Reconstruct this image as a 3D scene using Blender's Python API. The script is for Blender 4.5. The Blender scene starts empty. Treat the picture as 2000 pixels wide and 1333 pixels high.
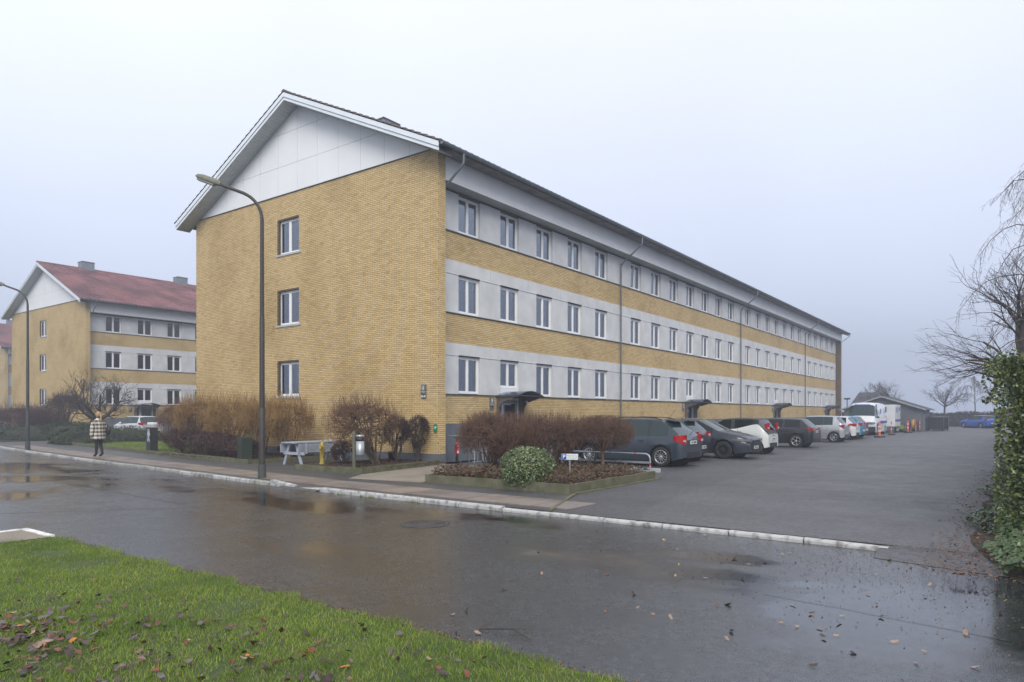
import bpy, math, random
import numpy as np
from mathutils import Vector, Matrix, noise as mnoise

random.seed(7)
rng = np.random.default_rng(7)
scene = bpy.context.scene
R = math.radians

# ------------------------------------------------------------------ camera
CAM = Vector((-16.612, -15.155, 1.66))
cam_data = bpy.data.cameras.new('camera')
cam = bpy.data.objects.new('camera', cam_data)
scene.collection.objects.link(cam)
view_dir = Vector((0.80599, 0.59193, 0.0))
cam.location = CAM
cam.rotation_euler = view_dir.to_track_quat('-Z', 'Y').to_euler()
cam_data.sensor_width = 36.0
cam_data.lens = 36.0 * 1348 / 2000
cam_data.shift_y = (808 - 666.5) / 2000
cam_data.clip_start = 0.1
cam_data.clip_end = 2000
scene.camera = cam

# ------------------------------------------------------------------ light
world = bpy.data.worlds.new('World')
scene.world = world
world.use_nodes = True
wn = world.node_tree.nodes
wl = world.node_tree.links
for n in list(wn):
    wn.remove(n)
SUN_EL, SUN_AZ = R(38), R(200)
w_out = wn.new('ShaderNodeOutputWorld')
w_sky = wn.new('ShaderNodeTexSky')
w_sky.sky_type = 'NISHITA'
w_sky.sun_disc = False
w_sky.sun_elevation = SUN_EL
w_sky.sun_rotation = SUN_AZ
w_sky.air_density = 1.0
w_sky.dust_density = 5.0
w_sky.ozone_density = 1.0
w_bgsky = wn.new('ShaderNodeBackground')
w_bgsky.inputs['Strength'].default_value = 0.055
wl.new(w_sky.outputs[0], w_bgsky.inputs['Color'])
# the closed layer of cloud: pale overhead, greyer blue towards the horizon
w_tc = wn.new('ShaderNodeTexCoord')
w_sep = wn.new('ShaderNodeSeparateXYZ')
wl.new(w_tc.outputs['Generated'], w_sep.inputs[0])
w_ramp = wn.new('ShaderNodeValToRGB')
w_ramp.color_ramp.elements[0].position = 0.0
w_ramp.color_ramp.elements[0].color = (0.45, 0.51, 0.655, 1)
w_ramp.color_ramp.elements[1].position = 0.55
w_ramp.color_ramp.elements[1].color = (0.715, 0.74, 0.79, 1)
e = w_ramp.color_ramp.elements.new(0.25)
e.color = (0.54, 0.59, 0.72, 1)
wl.new(w_sep.outputs['Z'], w_ramp.inputs[0])
w_noise = wn.new('ShaderNodeTexNoise')
w_noise.inputs['Scale'].default_value = 1.3
w_noise.inputs['Detail'].default_value = 3
wl.new(w_tc.outputs['Generated'], w_noise.inputs['Vector'])
w_nr = wn.new('ShaderNodeMapRange')
w_nr.inputs['From Min'].default_value = 0.3
w_nr.inputs['From Max'].default_value = 0.7
w_nr.inputs['To Min'].default_value = 0.93
w_nr.inputs['To Max'].default_value = 1.07
wl.new(w_noise.outputs['Fac'], w_nr.inputs['Value'])
w_mul = wn.new('ShaderNodeVectorMath')
w_mul.operation = 'SCALE'
wl.new(w_ramp.outputs['Color'], w_mul.inputs[0])
wl.new(w_nr.outputs[0], w_mul.inputs['Scale'])
w_cloud = wn.new('ShaderNodeBackground')
w_cloud.inputs['Strength'].default_value = 0.95
wl.new(w_mul.outputs[0], w_cloud.inputs['Color'])
w_mix = wn.new('ShaderNodeMixShader')
w_mix.inputs[0].default_value = 0.86
wl.new(w_bgsky.outputs[0], w_mix.inputs[1])
wl.new(w_cloud.outputs[0], w_mix.inputs[2])
wl.new(w_mix.outputs[0], w_out.inputs['Surface'])

sun_data = bpy.data.lights.new('sun', 'SUN')
sun_data.energy = 1.5
sun_data.angle = R(35)
sun_data.color = (1.0, 0.97, 0.92)
sun = bpy.data.objects.new('sun', sun_data)
scene.collection.objects.link(sun)
# towards the light: from behind the camera's left shoulder
sdir = Vector((math.sin(SUN_AZ) * math.cos(SUN_EL), math.cos(SUN_AZ) * math.cos(SUN_EL), math.sin(SUN_EL)))
sdir = Vector((-0.62, -0.48, 0.62)).normalized()
SUN_AZ = math.atan2(sdir.x, sdir.y)
w_sky.sun_elevation = math.asin(sdir.z)
w_sky.sun_rotation = SUN_AZ
sun.rotation_euler = sdir.to_track_quat('Z', 'Y').to_euler()

scene.view_settings.view_transform = 'Standard'
scene.view_settings.look = 'None'
scene.view_settings.gamma = 1.0
scene.view_settings.exposure = 0.88
scene.view_settings.use_curve_mapping = False
scene.render.engine = 'CYCLES'
cy = scene.cycles
cy.use_denoising = True
cy.max_bounces = 7
cy.diffuse_bounces = 3
cy.glossy_bounces = 3
cy.transparent_max_bounces = 12
cy.volume_bounces = 1
cy.caustics_reflective = False
cy.caustics_refractive = False

# ------------------------------------------------------------------ helpers
col = scene.collection

def setp(o, label=None, cat=None, group=None, kind=None):
    if label: o['label'] = label
    if cat: o['category'] = cat
    if group: o['group'] = group
    if kind: o['kind'] = kind
    return o

def empty(name, loc=(0, 0, 0), rz=0.0, **k):
    o = bpy.data.objects.new(name, None)
    o.empty_display_size = 0.2
    o.location = loc
    o.rotation_euler = (0, 0, rz)
    col.objects.link(o)
    return setp(o, **k)

class MB:
    """collects polygons into one mesh"""
    def __init__(self):
        self.v = []; self.f = []; self.m = []; self.s = []
    def add(self, vs, fs, m=0, smooth=False):
        b = len(self.v)
        self.v += [tuple(p) for p in vs]
        for f in fs:
            self.f.append(tuple(b + i for i in f)); self.m.append(m); self.s.append(smooth)
        return self
    def box(self, x0, y0, z0, x1, y1, z1, m=0):
        if x0 > x1: x0, x1 = x1, x0
        if y0 > y1: y0, y1 = y1, y0
        if z0 > z1: z0, z1 = z1, z0
        vs = [(x0,y0,z0),(x1,y0,z0),(x1,y1,z0),(x0,y1,z0),(x0,y0,z1),(x1,y0,z1),(x1,y1,z1),(x0,y1,z1)]
        return self.add(vs, [(0,3,2,1),(4,5,6,7),(0,1,5,4),(1,2,6,5),(2,3,7,6),(3,0,4,7)], m)
    def bar(self, p0, p1, w, h, m=0, up=(0, 0, 1)):
        p0 = Vector(p0); p1 = Vector(p1); d = (p1 - p0).normalized(); up = Vector(up)
        a = d.cross(up)
        if a.length < 1e-4: a = d.cross(Vector((1, 0, 0)))
        a.normalize(); b = a.cross(d).normalized()
        vs = []
        for p in (p0, p1):
            for sa, sb in ((-1,-1),(1,-1),(1,1),(-1,1)):
                vs.append(p + a*sa*w/2 + b*sb*h/2)
        return self.add(vs, [(0,1,2,3),(7,6,5,4),(0,4,5,1),(1,5,6,2),(2,6,7,3),(3,7,4,0)], m)
    def tube(self, pts, rs, n=8, m=0, caps=True, smooth=True):
        pts = [Vector(p) for p in pts]
        if not isinstance(rs, (list, tuple)): rs = [rs] * len(pts)
        rings = []; prev = None
        for i, p in enumerate(pts):
            if i == 0: d = pts[1] - pts[0]
            elif i == len(pts) - 1: d = pts[-1] - pts[-2]
            else: d = (pts[i+1] - pts[i]).normalized() + (pts[i] - pts[i-1]).normalized()
            d.normalize()
            if prev is None:
                a = d.cross(Vector((0, 0, 1)))
                if a.length < 1e-3: a = d.cross(Vector((0, 1, 0)))
            else:
                a = prev - d * prev.dot(d)
            a.normalize(); prev = a; b = d.cross(a)
            rings.append([p + (a*math.cos(2*math.pi*k/n) + b*math.sin(2*math.pi*k/n)) * rs[i] for k in range(n)])
        vs = [q for r in rings for q in r]; fs = []
        for i in range(len(pts) - 1):
            for k in range(n):
                k2 = (k + 1) % n
                fs.append((i*n+k, i*n+k2, (i+1)*n+k2, (i+1)*n+k))
        self.add(vs, fs, m, smooth)
        if caps:
            self.add(rings[0], [tuple(range(n))[::-1]], m); self.add(rings[-1], [tuple(range(n))], m)
        return self
    def lathe(self, prof, c=(0, 0, 0), n=16, m=0, axis='z', smooth=True, caps=True):
        vs = []; fs = []
        for (r, h) in prof:
            for k in range(n):
                a = 2*math.pi*k/n; x, y = r*math.cos(a), r*math.sin(a)
                q = (x, y, h) if axis == 'z' else ((h, x, y) if axis == 'x' else (x, h, y))
                vs.append((q[0]+c[0], q[1]+c[1], q[2]+c[2]))
        for i in range(len(prof) - 1):
            for k in range(n):
                k2 = (k+1) % n
                fs.append((i*n+k, i*n+k2, (i+1)*n+k2, (i+1)*n+k))
        fs2 = []
        if caps and prof[0][0] > 1e-5: fs2.append(tuple(range(n))[::-1])
        if caps and prof[-1][0] > 1e-5: fs2.append(tuple((len(prof)-1)*n + k for k in range(n)))
        b = len(self.v); self.add(vs, fs, m, smooth)
        for f in fs2:
            self.f.append(tuple(b+i for i in f)); self.m.append(m); self.s.append(False)
        return self
    def prism(self, poly, h0, h1, axis='z', m=0):
        n = len(poly)
        def P(a, b, h):
            return (a, b, h) if axis == 'z' else ((h, a, b) if axis == 'x' else (a, h, b))
        vs = [P(a, b, h0) for a, b in poly] + [P(a, b, h1) for a, b in poly]
        fs = [tuple(range(n))[::-1], tuple(range(n, 2*n))] + [(i, (i+1) % n, n+(i+1) % n, n+i) for i in range(n)]
        return self.add(vs, fs, m)
    def ellip(self, c, r, n=12, k=8, m=0):
        prof = [(math.sin(math.pi*i/k), -math.cos(math.pi*i/k)) for i in range(k+1)]
        prof[0] = (1e-6, -1); prof[-1] = (1e-6, 1)
        vs = []; fs = []
        for (q, h) in prof:
            for j in range(n):
                a = 2*math.pi*j/n
                vs.append((c[0]+r[0]*q*math.cos(a), c[1]+r[1]*q*math.sin(a), c[2]+r[2]*h))
        for i in range(k):
            for j in range(n):
                fs.append((i*n+j, i*n+(j+1) % n, (i+1)*n+(j+1) % n, (i+1)*n+j))
        return self.add(vs, fs, m, True)
    def mesh(self, name, mats):
        me = bpy.data.meshes.new(name)
        me.from_pydata(self.v, [], self.f)
        for mt in (mats if isinstance(mats, (list, tuple)) else [mats]): me.materials.append(mt)
        me.polygons.foreach_set('material_index', self.m)
        me.polygons.foreach_set('use_smooth', self.s)
        me.update()
        return me
    def build(self, name, mats, parent=None, loc=None, **k):
        return link(name, self.mesh(name, mats), parent, loc, **k)

def link(name, me, parent=None, loc=None, rz=None, **k):
    o = bpy.data.objects.new(name, me)
    if loc is not None: o.location = loc
    if rz is not None: o.rotation_euler = (0, 0, rz)
    if parent is not None: o.parent = parent
    col.objects.link(o)
    return setp(o, **k)

def np_mesh(name, V, F, mats, midx=None, smooth=False):
    """V (n,3) float, F (m,k) int"""
    me = bpy.data.meshes.new(name)
    V = np.ascontiguousarray(V, dtype=np.float32); F = np.ascontiguousarray(F, dtype=np.int32)
    m, k = F.shape
    me.vertices.add(len(V)); me.vertices.foreach_set('co', V.ravel())
    me.loops.add(m*k); me.loops.foreach_set('vertex_index', F.ravel())
    me.polygons.add(m)
    me.polygons.foreach_set('loop_start', np.arange(0, m*k, k, dtype=np.int32))
    me.polygons.foreach_set('loop_total', np.full(m, k, dtype=np.int32))
    for mt in (mats if isinstance(mats, (list, tuple)) else [mats]): me.materials.append(mt)
    if midx is not None: me.polygons.foreach_set('material_index', np.asarray(midx, dtype=np.int32))
    me.polygons.foreach_set('use_smooth', np.full(m, bool(smooth), dtype=bool))
    me.update(calc_edges=True)
    return me

class Twigs:
    """many thin tapered branches -> three-sided tubes"""
    def __init__(self): self.a = []; self.b = []; self.ra = []; self.rb = []
    def seg(self, a, b, ra, rb):
        self.a.append(tuple(a)); self.b.append(tuple(b)); self.ra.append(ra); self.rb.append(rb)
    def path(self, pts, r0, r1):
        n = len(pts) - 1
        for i in range(n):
            self.seg(pts[i], pts[i+1], r0+(r1-r0)*i/n, r0+(r1-r0)*(i+1)/n)
    def mesh(self, name, mat, n=3):
        A = np.array(self.a); B = np.array(self.b); ra = np.array(self.ra)[:, None]; rb = np.array(self.rb)[:, None]
        D = B - A; D /= np.linalg.norm(D, axis=1, keepdims=True) + 1e-9
        U = np.cross(D, [0.31, 0.17, 0.93]); U /= np.linalg.norm(U, axis=1, keepdims=True) + 1e-9
        W = np.cross(D, U)
        vs = []
        for (P, r) in ((A, ra), (B, rb)):
            for k in range(n):
                t = 2*math.pi*k/n
                vs.append(P + (U*math.cos(t) + W*math.sin(t)) * r)
        V = np.stack(vs, 1).reshape(-1, 3)
        base = np.arange(len(A))[:, None] * 2 * n
        F = np.concatenate([base + np.array([[k, (k+1) % n, n+(k+1) % n, n+k]]) for k in range(n)], 0)
        return np_mesh(name, V, F, mat, smooth=True)

def leaves_mesh(name, P, N, size, mat, aspect=1.6, fold=0.25, asp_rand=0.3):
    """folded two-quad leaves at P facing N"""
    n = len(P)
    N = N / (np.linalg.norm(N, axis=1, keepdims=True) + 1e-9)
    T = rng.normal(size=(n, 3)); T -= N * (T*N).sum(1, keepdims=True); T /= np.linalg.norm(T, axis=1, keepdims=True) + 1e-9
    B = np.cross(N, T)
    s = (size * rng.uniform(0.6, 1.35, n))[:, None]
    w = s / aspect * rng.uniform(1-asp_rand, 1+asp_rand, n)[:, None]
    tip = P + T*s; base = P - T*s
    l = P + B*w + N*w*fold; r = P - B*w + N*w*fold
    V = np.stack([base, l, tip, r], 1).reshape(-1, 3)
    i = np.arange(n)[:, None]*4
    F = np.concatenate([i + np.array([[0, 3, 2]]), i + np.array([[0, 2, 1]])], 0)
    return np_mesh(name, V, F, mat)

# ------------------------------------------------------------------ materials
def new_mat(name):
    m = bpy.data.materials.new(name); m.use_nodes = True
    nt = m.node_tree
    bs = nt.nodes['Principled BSDF']
    return m, nt, bs

def mat(name, c, rough=0.6, metal=0.0, spec=0.5, var=0.0, vscale=3.0, bump=0.0, bscale=40.0, coat=0.0, c2=None, dirt=None, dscale=1.0, damt=0.0):
    """plain surface with optional colour mottling, dirt patches and fine relief"""
    m, nt, bs = new_mat(name)
    N, L = nt.nodes, nt.links
    bs.inputs['Roughness'].default_value = rough
    bs.inputs['Metallic'].default_value = metal
    bs.inputs['Specular IOR Level'].default_value = spec
    if coat: bs.inputs['Coat Weight'].default_value = coat; bs.inputs['Coat Roughness'].default_value = 0.04
    src = None
    geo = N.new('ShaderNodeNewGeometry')
    if var > 0 or c2:
        nz = N.new('ShaderNodeTexNoise'); nz.inputs['Scale'].default_value = vscale; nz.inputs['Detail'].default_value = 5
        L.new(geo.outputs['Position'], nz.inputs['Vector'])
        rp = N.new('ShaderNodeValToRGB')
        rp.color_ramp.elements[0].position = 0.3; rp.color_ramp.elements[1].position = 0.7
        lo = tuple(x*(1-var) for x in c) if not c2 else c
        hi = tuple(min(1, x*(1+var)) for x in c) if not c2 else c2
        rp.color_ramp.elements[0].color = (*lo, 1); rp.color_ramp.elements[1].color = (*hi, 1)
        L.new(nz.outputs['Fac'], rp.inputs[0]); src = rp.outputs['Color']
    if dirt:
        nz = N.new('ShaderNodeTexNoise'); nz.inputs['Scale'].default_value = dscale; nz.inputs['Detail'].default_value = 6
        L.new(geo.outputs['Position'], nz.inputs['Vector'])
        mr = N.new('ShaderNodeMapRange'); mr.inputs['From Min'].default_value = 0.48; mr.inputs['From Max'].default_value = 0.72
        mr.inputs['To Max'].default_value = damt
        L.new(nz.outputs['Fac'], mr.inputs['Value'])
        mx = N.new('ShaderNodeMix'); mx.data_type = 'RGBA'
        L.new(mr.outputs[0], mx.inputs[0])
        if src: L.new(src, mx.inputs[6])
        else: mx.inputs[6].default_value = (*c, 1)
        mx.inputs[7].default_value = (*dirt, 1)
        src = mx.outputs[2]
    if src: L.new(src, bs.inputs['Base Color'])
    else: bs.inputs['Base Color'].default_value = (*c, 1)
    if bump > 0:
        nz = N.new('ShaderNodeTexNoise'); nz.inputs['Scale'].default_value = bscale; nz.inputs['Detail'].default_value = 4
        L.new(geo.outputs['Position'], nz.inputs['Vector'])
        bp = N.new('ShaderNodeBump'); bp.inputs['Strength'].default_value = bump; bp.inputs['Distance'].default_value = 0.02
        L.new(nz.outputs['Fac'], bp.inputs['Height']); L.new(bp.outputs[0], bs.inputs['Normal'])
    return m

def island_mat(name, cols, rough=0.6, obj=False, stain=None, spec=0.5, translucent=0.0, trail=None, bump=0):
    """every separate piece takes its own tone from a ramp"""
    m, nt, bs = new_mat(name)
    N, L = nt.nodes, nt.links
    bs.inputs['Roughness'].default_value = rough
    bs.inputs['Specular IOR Level'].default_value = spec
    geo = N.new('ShaderNodeNewGeometry')
    if obj:
        oi = N.new('ShaderNodeObjectInfo'); rnd = oi.outputs['Random']
    else: rnd = geo.outputs['Random Per Island']
    rp = N.new('ShaderNodeValToRGB'); rp.color_ramp.interpolation = 'LINEAR'
    k = len(cols)
    while len(rp.color_ramp.elements) < k: rp.color_ramp.elements.new(0.5)
    for i, c in enumerate(cols):
        rp.color_ramp.elements[i].position = i/(k-1) if k > 1 else 0
        rp.color_ramp.elements[i].color = (*c, 1)
    L.new(rnd, rp.inputs[0]); src = rp.outputs['Color']
    if stain:
        for (c, sc, lo, hi, amt, stretch) in stain:
            mp = N.new('ShaderNodeMapping'); mp.inputs['Scale'].default_value = stretch
            L.new(geo.outputs['Position'], mp.inputs[0])
            nz = N.new('ShaderNodeTexNoise'); nz.inputs['Scale'].default_value = sc; nz.inputs['Detail'].default_value = 7; nz.inputs['Roughness'].default_value = 0.6
            L.new(mp.outputs[0], nz.inputs['Vector'])
            mr = N.new('ShaderNodeMapRange'); mr.inputs['From Min'].default_value = lo; mr.inputs['From Max'].default_value = hi; mr.inputs['To Max'].default_value = amt
            L.new(nz.outputs['Fac'], mr.inputs['Value'])
            mx = N.new('ShaderNodeMix'); mx.data_type = 'RGBA'; mx.blend_type = 'MULTIPLY'
            L.new(mr.outputs[0], mx.inputs[0]); L.new(src, mx.inputs[6]); mx.inputs[7].default_value = (*c, 1)
            src = mx.outputs[2]
    L.new(src, bs.inputs['Base Color'])
    if bump:
        nz = N.new('ShaderNodeTexNoise'); nz.inputs['Scale'].default_value = 60
        L.new(geo.outputs['Position'], nz.inputs['Vector'])
        bp = N.new('ShaderNodeBump'); bp.inputs['Strength'].default_value = bump; bp.inputs['Distance'].default_value = 0.01
        L.new(nz.outputs['Fac'], bp.inputs['Height']); L.new(bp.outputs[0], bs.inputs['Normal'])
    if translucent > 0:
        tr = N.new('ShaderNodeBsdfTranslucent'); L.new(src, tr.inputs['Color'])
        ms = N.new('ShaderNodeMixShader'); ms.inputs[0].default_value = translucent
        out = N['Material Output']
        L.new(bs.outputs[0], ms.inputs[1]); L.new(tr.outputs[0], ms.inputs[2]); L.new(ms.outputs[0], out.inputs['Surface'])
    return m

def glass_mat(name, tint=(0.75, 0.82, 0.85), rough=0.02, boost=1.5):
    m, nt, bs = new_mat(name)
    N, L = nt.nodes, nt.links
    N.remove(bs)
    tr = N.new('ShaderNodeBsdfTransparent'); tr.inputs[0].default_value = (*tint, 1)
    gl = N.new('ShaderNodeBsdfGlossy'); gl.inputs['Roughness'].default_value = rough; gl.inputs['Color'].default_value = (0.80, 0.88, 1, 1)
    fr = N.new('ShaderNodeFresnel'); fr.inputs[0].default_value = boost
    ms = N.new('ShaderNodeMixShader')
    L.new(fr.outputs[0], ms.inputs[0]); L.new(tr.outputs[0], ms.inputs[1]); L.new(gl.outputs[0], ms.inputs[2])
    L.new(ms.outputs[0], N['Material Output'].inputs['Surface'])
    return m

stain_list = [((0.74, 0.60, 0.48), 1.3, 0.62, 0.74, 0.4, (1, 1, 0.3)), ((0.68, 0.64, 0.52), 0.35, 0.47, 0.72, 0.7, (1, 1, 0.8)), ((0.50, 0.42, 0.34), 1.6, 0.62, 0.74, 0.6, (1, 1, 0.8))]
BR = [(0.50, 0.36, 0.17), (0.56, 0.41, 0.195), (0.60, 0.45, 0.225), (0.54, 0.385, 0.175), (0.63, 0.47, 0.24), (0.57, 0.42, 0.205), (0.47, 0.335, 0.16)]
M = {}
M['brick'] = island_mat('brick', BR, 0.85, stain=stain_list)
M['brick_one'] = island_mat('brick_one', BR, 0.85, obj=True, stain=stain_list)
M['mortar'] = mat('mortar', (0.095, 0.068, 0.04), 0.95, var=0.3, vscale=2)
M['panel'] = mat('painted_panel', (0.76, 0.77, 0.785), 0.55, var=0.03, vscale=0.6)
M['fascia'] = mat('fascia_panel', (0.71, 0.72, 0.735), 0.55, var=0.05, vscale=0.8, dirt=(0.5, 0.53, 0.56), dscale=1.2, damt=0.2)
M['joint'] = mat('panel_joint', (0.10, 0.12, 0.14), 0.8)
M['board'] = mat('white_board', (0.72, 0.77, 0.82), 0.5, var=0.04, vscale=1.5)
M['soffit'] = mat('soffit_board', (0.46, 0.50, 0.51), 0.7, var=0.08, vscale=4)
M['concrete_panel'] = mat('concrete_panel', (0.57, 0.575, 0.58), 0.85, var=0.10, vscale=1.6, dirt=(0.43, 0.45, 0.45), dscale=0.9, damt=0.3, bump=0.05)
M['flash'] = mat('dark_flashing', (0.05, 0.052, 0.055), 0.5)
M['pale_flash'] = mat('pale_flashing', (0.7, 0.72, 0.74), 0.4)
M['plinth'] = mat('plinth', (0.125, 0.14, 0.165), 0.8, var=0.12, vscale=1.2, dirt=(0.07, 0.07, 0.07), dscale=1.5, damt=0.6)
M['white'] = mat('white_frame', (0.78, 0.79, 0.80), 0.35, var=0.03)
M['sill'] = mat('sill_stone', (0.42, 0.43, 0.44), 0.7, var=0.1)
M['glass'] = glass_mat('window_glass', boost=3.0)
M['room'] = mat('room', (0.20, 0.19, 0.19), 0.9)
M['curtain'] = mat('curtain', (0.75, 0.75, 0.74), 0.9, var=0.2, vscale=6)
M['curtain2'] = mat('curtain_grey', (0.32, 0.34, 0.38), 0.9, var=0.2, vscale=6)
M['zinc'] = mat('zinc', (0.16, 0.185, 0.20), 0.5, metal=0.35, var=0.2, vscale=4)
M['tile_red'] = island_mat('roof_tile', [(0.22, 0.085, 0.085), (0.29, 0.105, 0.105), (0.18, 0.075, 0.08), (0.26, 0.11, 0.11), (0.21, 0.10, 0.105)], 0.55,
    stain=[((0.30, 0.27, 0.32), 0.5, 0.40, 0.62, 0.8, (1, 1, 1.6))])
M['tile_dark'] = island_mat('roof_tile_dark', [(0.10, 0.07, 0.065), (0.15, 0.09, 0.08), (0.08, 0.065, 0.06)], 0.7)
M['chimney'] = mat('chimney_metal', (0.17, 0.20, 0.22), 0.6, var=0.15)
M['black'] = mat('black_plastic', (0.02, 0.02, 0.022), 0.5)
M['rubber'] = mat('tyre', (0.018, 0.018, 0.019), 0.8)
M['steel'] = mat('steel', (0.35, 0.36, 0.37), 0.35, metal=0.8)
M['galv'] = mat('galvanised', (0.33, 0.36, 0.39), 0.5, metal=0.4, var=0.15, vscale=10)
M['acrylic'] = glass_mat('canopy_sheet', tint=(0.45, 0.46, 0.48), rough=0.25, boost=1.9)
# ================================================================== SETTING
KZ_ = -0.06
def asphalt(name, base, wet=0.0, puddle=0.0, rmin=0.35, rmax=0.75, fine=1.0, dips=()):
    m, nt, bs = new_mat(name)
    N, L = nt.nodes, nt.links
    geo = N.new('ShaderNodeNewGeometry')
    def noise(sc, det=5, ro=0.55, stretch=(1, 1, 1)):
        mp = N.new('ShaderNodeMapping'); mp.inputs['Scale'].default_value = stretch
        L.new(geo.outputs['Position'], mp.inputs[0])
        n = N.new('ShaderNodeTexNoise'); n.inputs['Scale'].default_value = sc; n.inputs['Detail'].default_value = det; n.inputs['Roughness'].default_value = ro
        L.new(mp.outputs[0], n.inputs['Vector']); return n.outputs['Fac']
    def mrange(s, a, b, c, d):
        n = N.new('ShaderNodeMapRange')
        for k, v in (('From Min', a), ('From Max', b), ('To Min', c), ('To Max', d)): n.inputs[k].default_value = v
        L.new(s, n.inputs['Value']); return n.outputs[0]
    def math2(op, a, b):
        n = N.new('ShaderNodeMath'); n.operation = op; n.use_clamp = False
        for i, v in enumerate((a, b)):
            if isinstance(v, (int, float)): n.inputs[i].default_value = v
            else: L.new(v, n.inputs[i])
        return n.outputs[0]
    big = noise(0.35, 4, 0.5, (1, 0.45, 1))
    mid = noise(1.7, 6)
    grit = noise(42, 3, 0.75)
    vor = N.new('ShaderNodeTexVoronoi'); vor.inputs['Scale'].default_value = 95
    L.new(geo.outputs['Position'], vor.inputs['Vector'])
    stone = mrange(vor.outputs['Distance'], 0.0, 0.45, 1.35, 0.7)
    spots = mrange(noise(130, 1, 0.5), 0.66, 0.74, 0.0, 1.4 * fine)
    tone = math2('MULTIPLY', mrange(big, 0.3, 0.7, 0.68, 1.3), mrange(mid, 0.3, 0.7, 0.88, 1.12))
    tone = math2('MULTIPLY', tone, mrange(grit, 0.3, 0.7, 0.45, 1.65))
    tone = math2('MULTIPLY', tone, stone)
    tone = math2('MULTIPLY', tone, mrange(noise(13, 2, 0.7), 0.3, 0.7, 0.55, 1.5))
    tone = math2('ADD', tone, spots)
    sc = N.new('ShaderNodeVectorMath'); sc.operation = 'SCALE'; sc.inputs[0].default_value = base
    L.new(tone, sc.inputs['Scale'])
    # water film: large flat pools where the surface dips
    dip = noise(0.55, 5, 0.55, (1.0, 0.55, 1))
    pool = mrange(dip, 0.54, 0.62, 0.0, 1.0) if puddle > 0 else None
    wetband = None
    for (dx_, dy_, rx_, ry_, amt) in dips:          # shallow hollows that hold water
        mp = N.new('ShaderNodeMapping'); mp.vector_type = 'TEXTURE'; mp.inputs['Location'].default_value = (dx_, dy_, KZ_); mp.inputs['Scale'].default_value = (rx_, ry_, 50)
        L.new(geo.outputs['Position'], mp.inputs[0])
        ln = N.new('ShaderNodeVectorMath'); ln.operation = 'LENGTH'; L.new(mp.outputs[0], ln.inputs[0])
        g_ = mrange(ln.outputs['Value'], 0.0, 1.0, amt, 0.0)
        wetband = g_ if wetband is None else math2('MAXIMUM', wetband, g_)
    if wetband is not None:
        pool = mrange(math2('ADD', dip, wetband), 0.55, 0.68, 0.0, 1.0)
    if puddle > 0: pool = math2('MULTIPLY', pool, puddle)
    rough = mrange(mid, 0.25, 0.75, rmin, rmax)
    rough = math2('ADD', rough, mrange(grit, 0.3, 0.7, -0.05, 0.05))
    nb = N.new('ShaderNodeBump'); nb.inputs['Distance'].default_value = 0.006
    hsum = math2('ADD', grit, math2('MULTIPLY', vor.outputs['Distance'], 0.9))
    L.new(hsum, nb.inputs['Height'])
    if puddle > 0:
        n = N.new('ShaderNodeMix'); n.data_type = 'FLOAT'
        L.new(pool, n.inputs[0]); L.new(rough, n.inputs[2]); n.inputs[3].default_value = 0.06
        L.new(n.outputs[0], bs.inputs['Roughness'])
        L.new(mrange(pool, 0, 1, 0.55 * fine, 0.03), nb.inputs['Strength'])
        mx = N.new('ShaderNodeMix'); mx.data_type = 'RGBA'; mx.blend_type = 'MULTIPLY'
        L.new(math2('MULTIPLY', pool, 0.6), mx.inputs[0]); L.new(sc.outputs[0], mx.inputs[6]); mx.inputs[7].default_value = (0.55, 0.52, 0.52, 1)
        L.new(mx.outputs[2], bs.inputs['Base Color'])
    else:
        L.new(rough, bs.inputs['Roughness']); nb.inputs['Strength'].default_value = 0.6 * fine
        L.new(sc.outputs[0], bs.inputs['Base Color'])
    L.new(nb.outputs[0], bs.inputs['Normal'])
    bs.inputs['Specular IOR Level'].default_value = 0.5 + wet * 0.5
    return m

M['street'] = asphalt('wet_asphalt', (0.031, 0.034, 0.041), wet=1.0, puddle=1.0, rmin=0.20, rmax=0.32, fine=0.38, dips=[(-9.3, -15.2, 2.1, 3.2, .36), (-8.45, -12.35, .55, 1.3, .30), (-8.2, -4.0, 1.5, 8.0, .15), (-9.8, 10, 4.5, 12, .22)])
M['lot'] = asphalt('coarse_asphalt', (0.074, 0.071, 0.078), wet=0.4, rmin=0.42, rmax=0.7, fine=1.0)
M['walk_asphalt'] = asphalt('walk_asphalt', (0.066, 0.064, 0.066), wet=0.5, rmin=0.35, rmax=0.65, fine=0.9)
M['patch'] = asphalt('asphalt_patch', (0.048, 0.047, 0.05), wet=0.8, puddle=0.6, rmin=0.25, rmax=0.5, fine=0.8)
M['slab'] = island_mat('paving_slab', [(0.19, 0.16, 0.14), (0.26, 0.21, 0.18), (0.225, 0.19, 0.165), (0.21, 0.18, 0.17)], 0.55, obj=True,
    stain=[((0.45, 0.42, 0.40), 1.2, 0.45, 0.7, 0.8, (1, 1, 1)), ((0.7, 0.7, 0.7), 25, 0.4, 0.7, 0.6, (1, 1, 1))], bump=0.4)
M['kerb'] = mat('kerb_paint', (0.46, 0.46, 0.45), 0.6, dirt=(0.13, 0.125, 0.115), dscale=9.0, damt=1.0, var=0.1, bump=0.5, bscale=60)
M['kerb_worn'] = mat('kerb_worn', (0.34, 0.33, 0.30), 0.7, dirt=(0.10, 0.095, 0.08), dscale=7.0, damt=1.0, var=0.15, bump=0.5, bscale=60)
M['edging'] = mat('mossy_edging', (0.12, 0.115, 0.07), 0.8, dirt=(0.065, 0.085, 0.025), dscale=3.5, damt=0.9, var=0.25, vscale=5, bump=0.5)
M['soil'] = mat('soil', (0.035, 0.024, 0.016), 0.95, var=0.5, vscale=9, bump=1.0, bscale=18)
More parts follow.
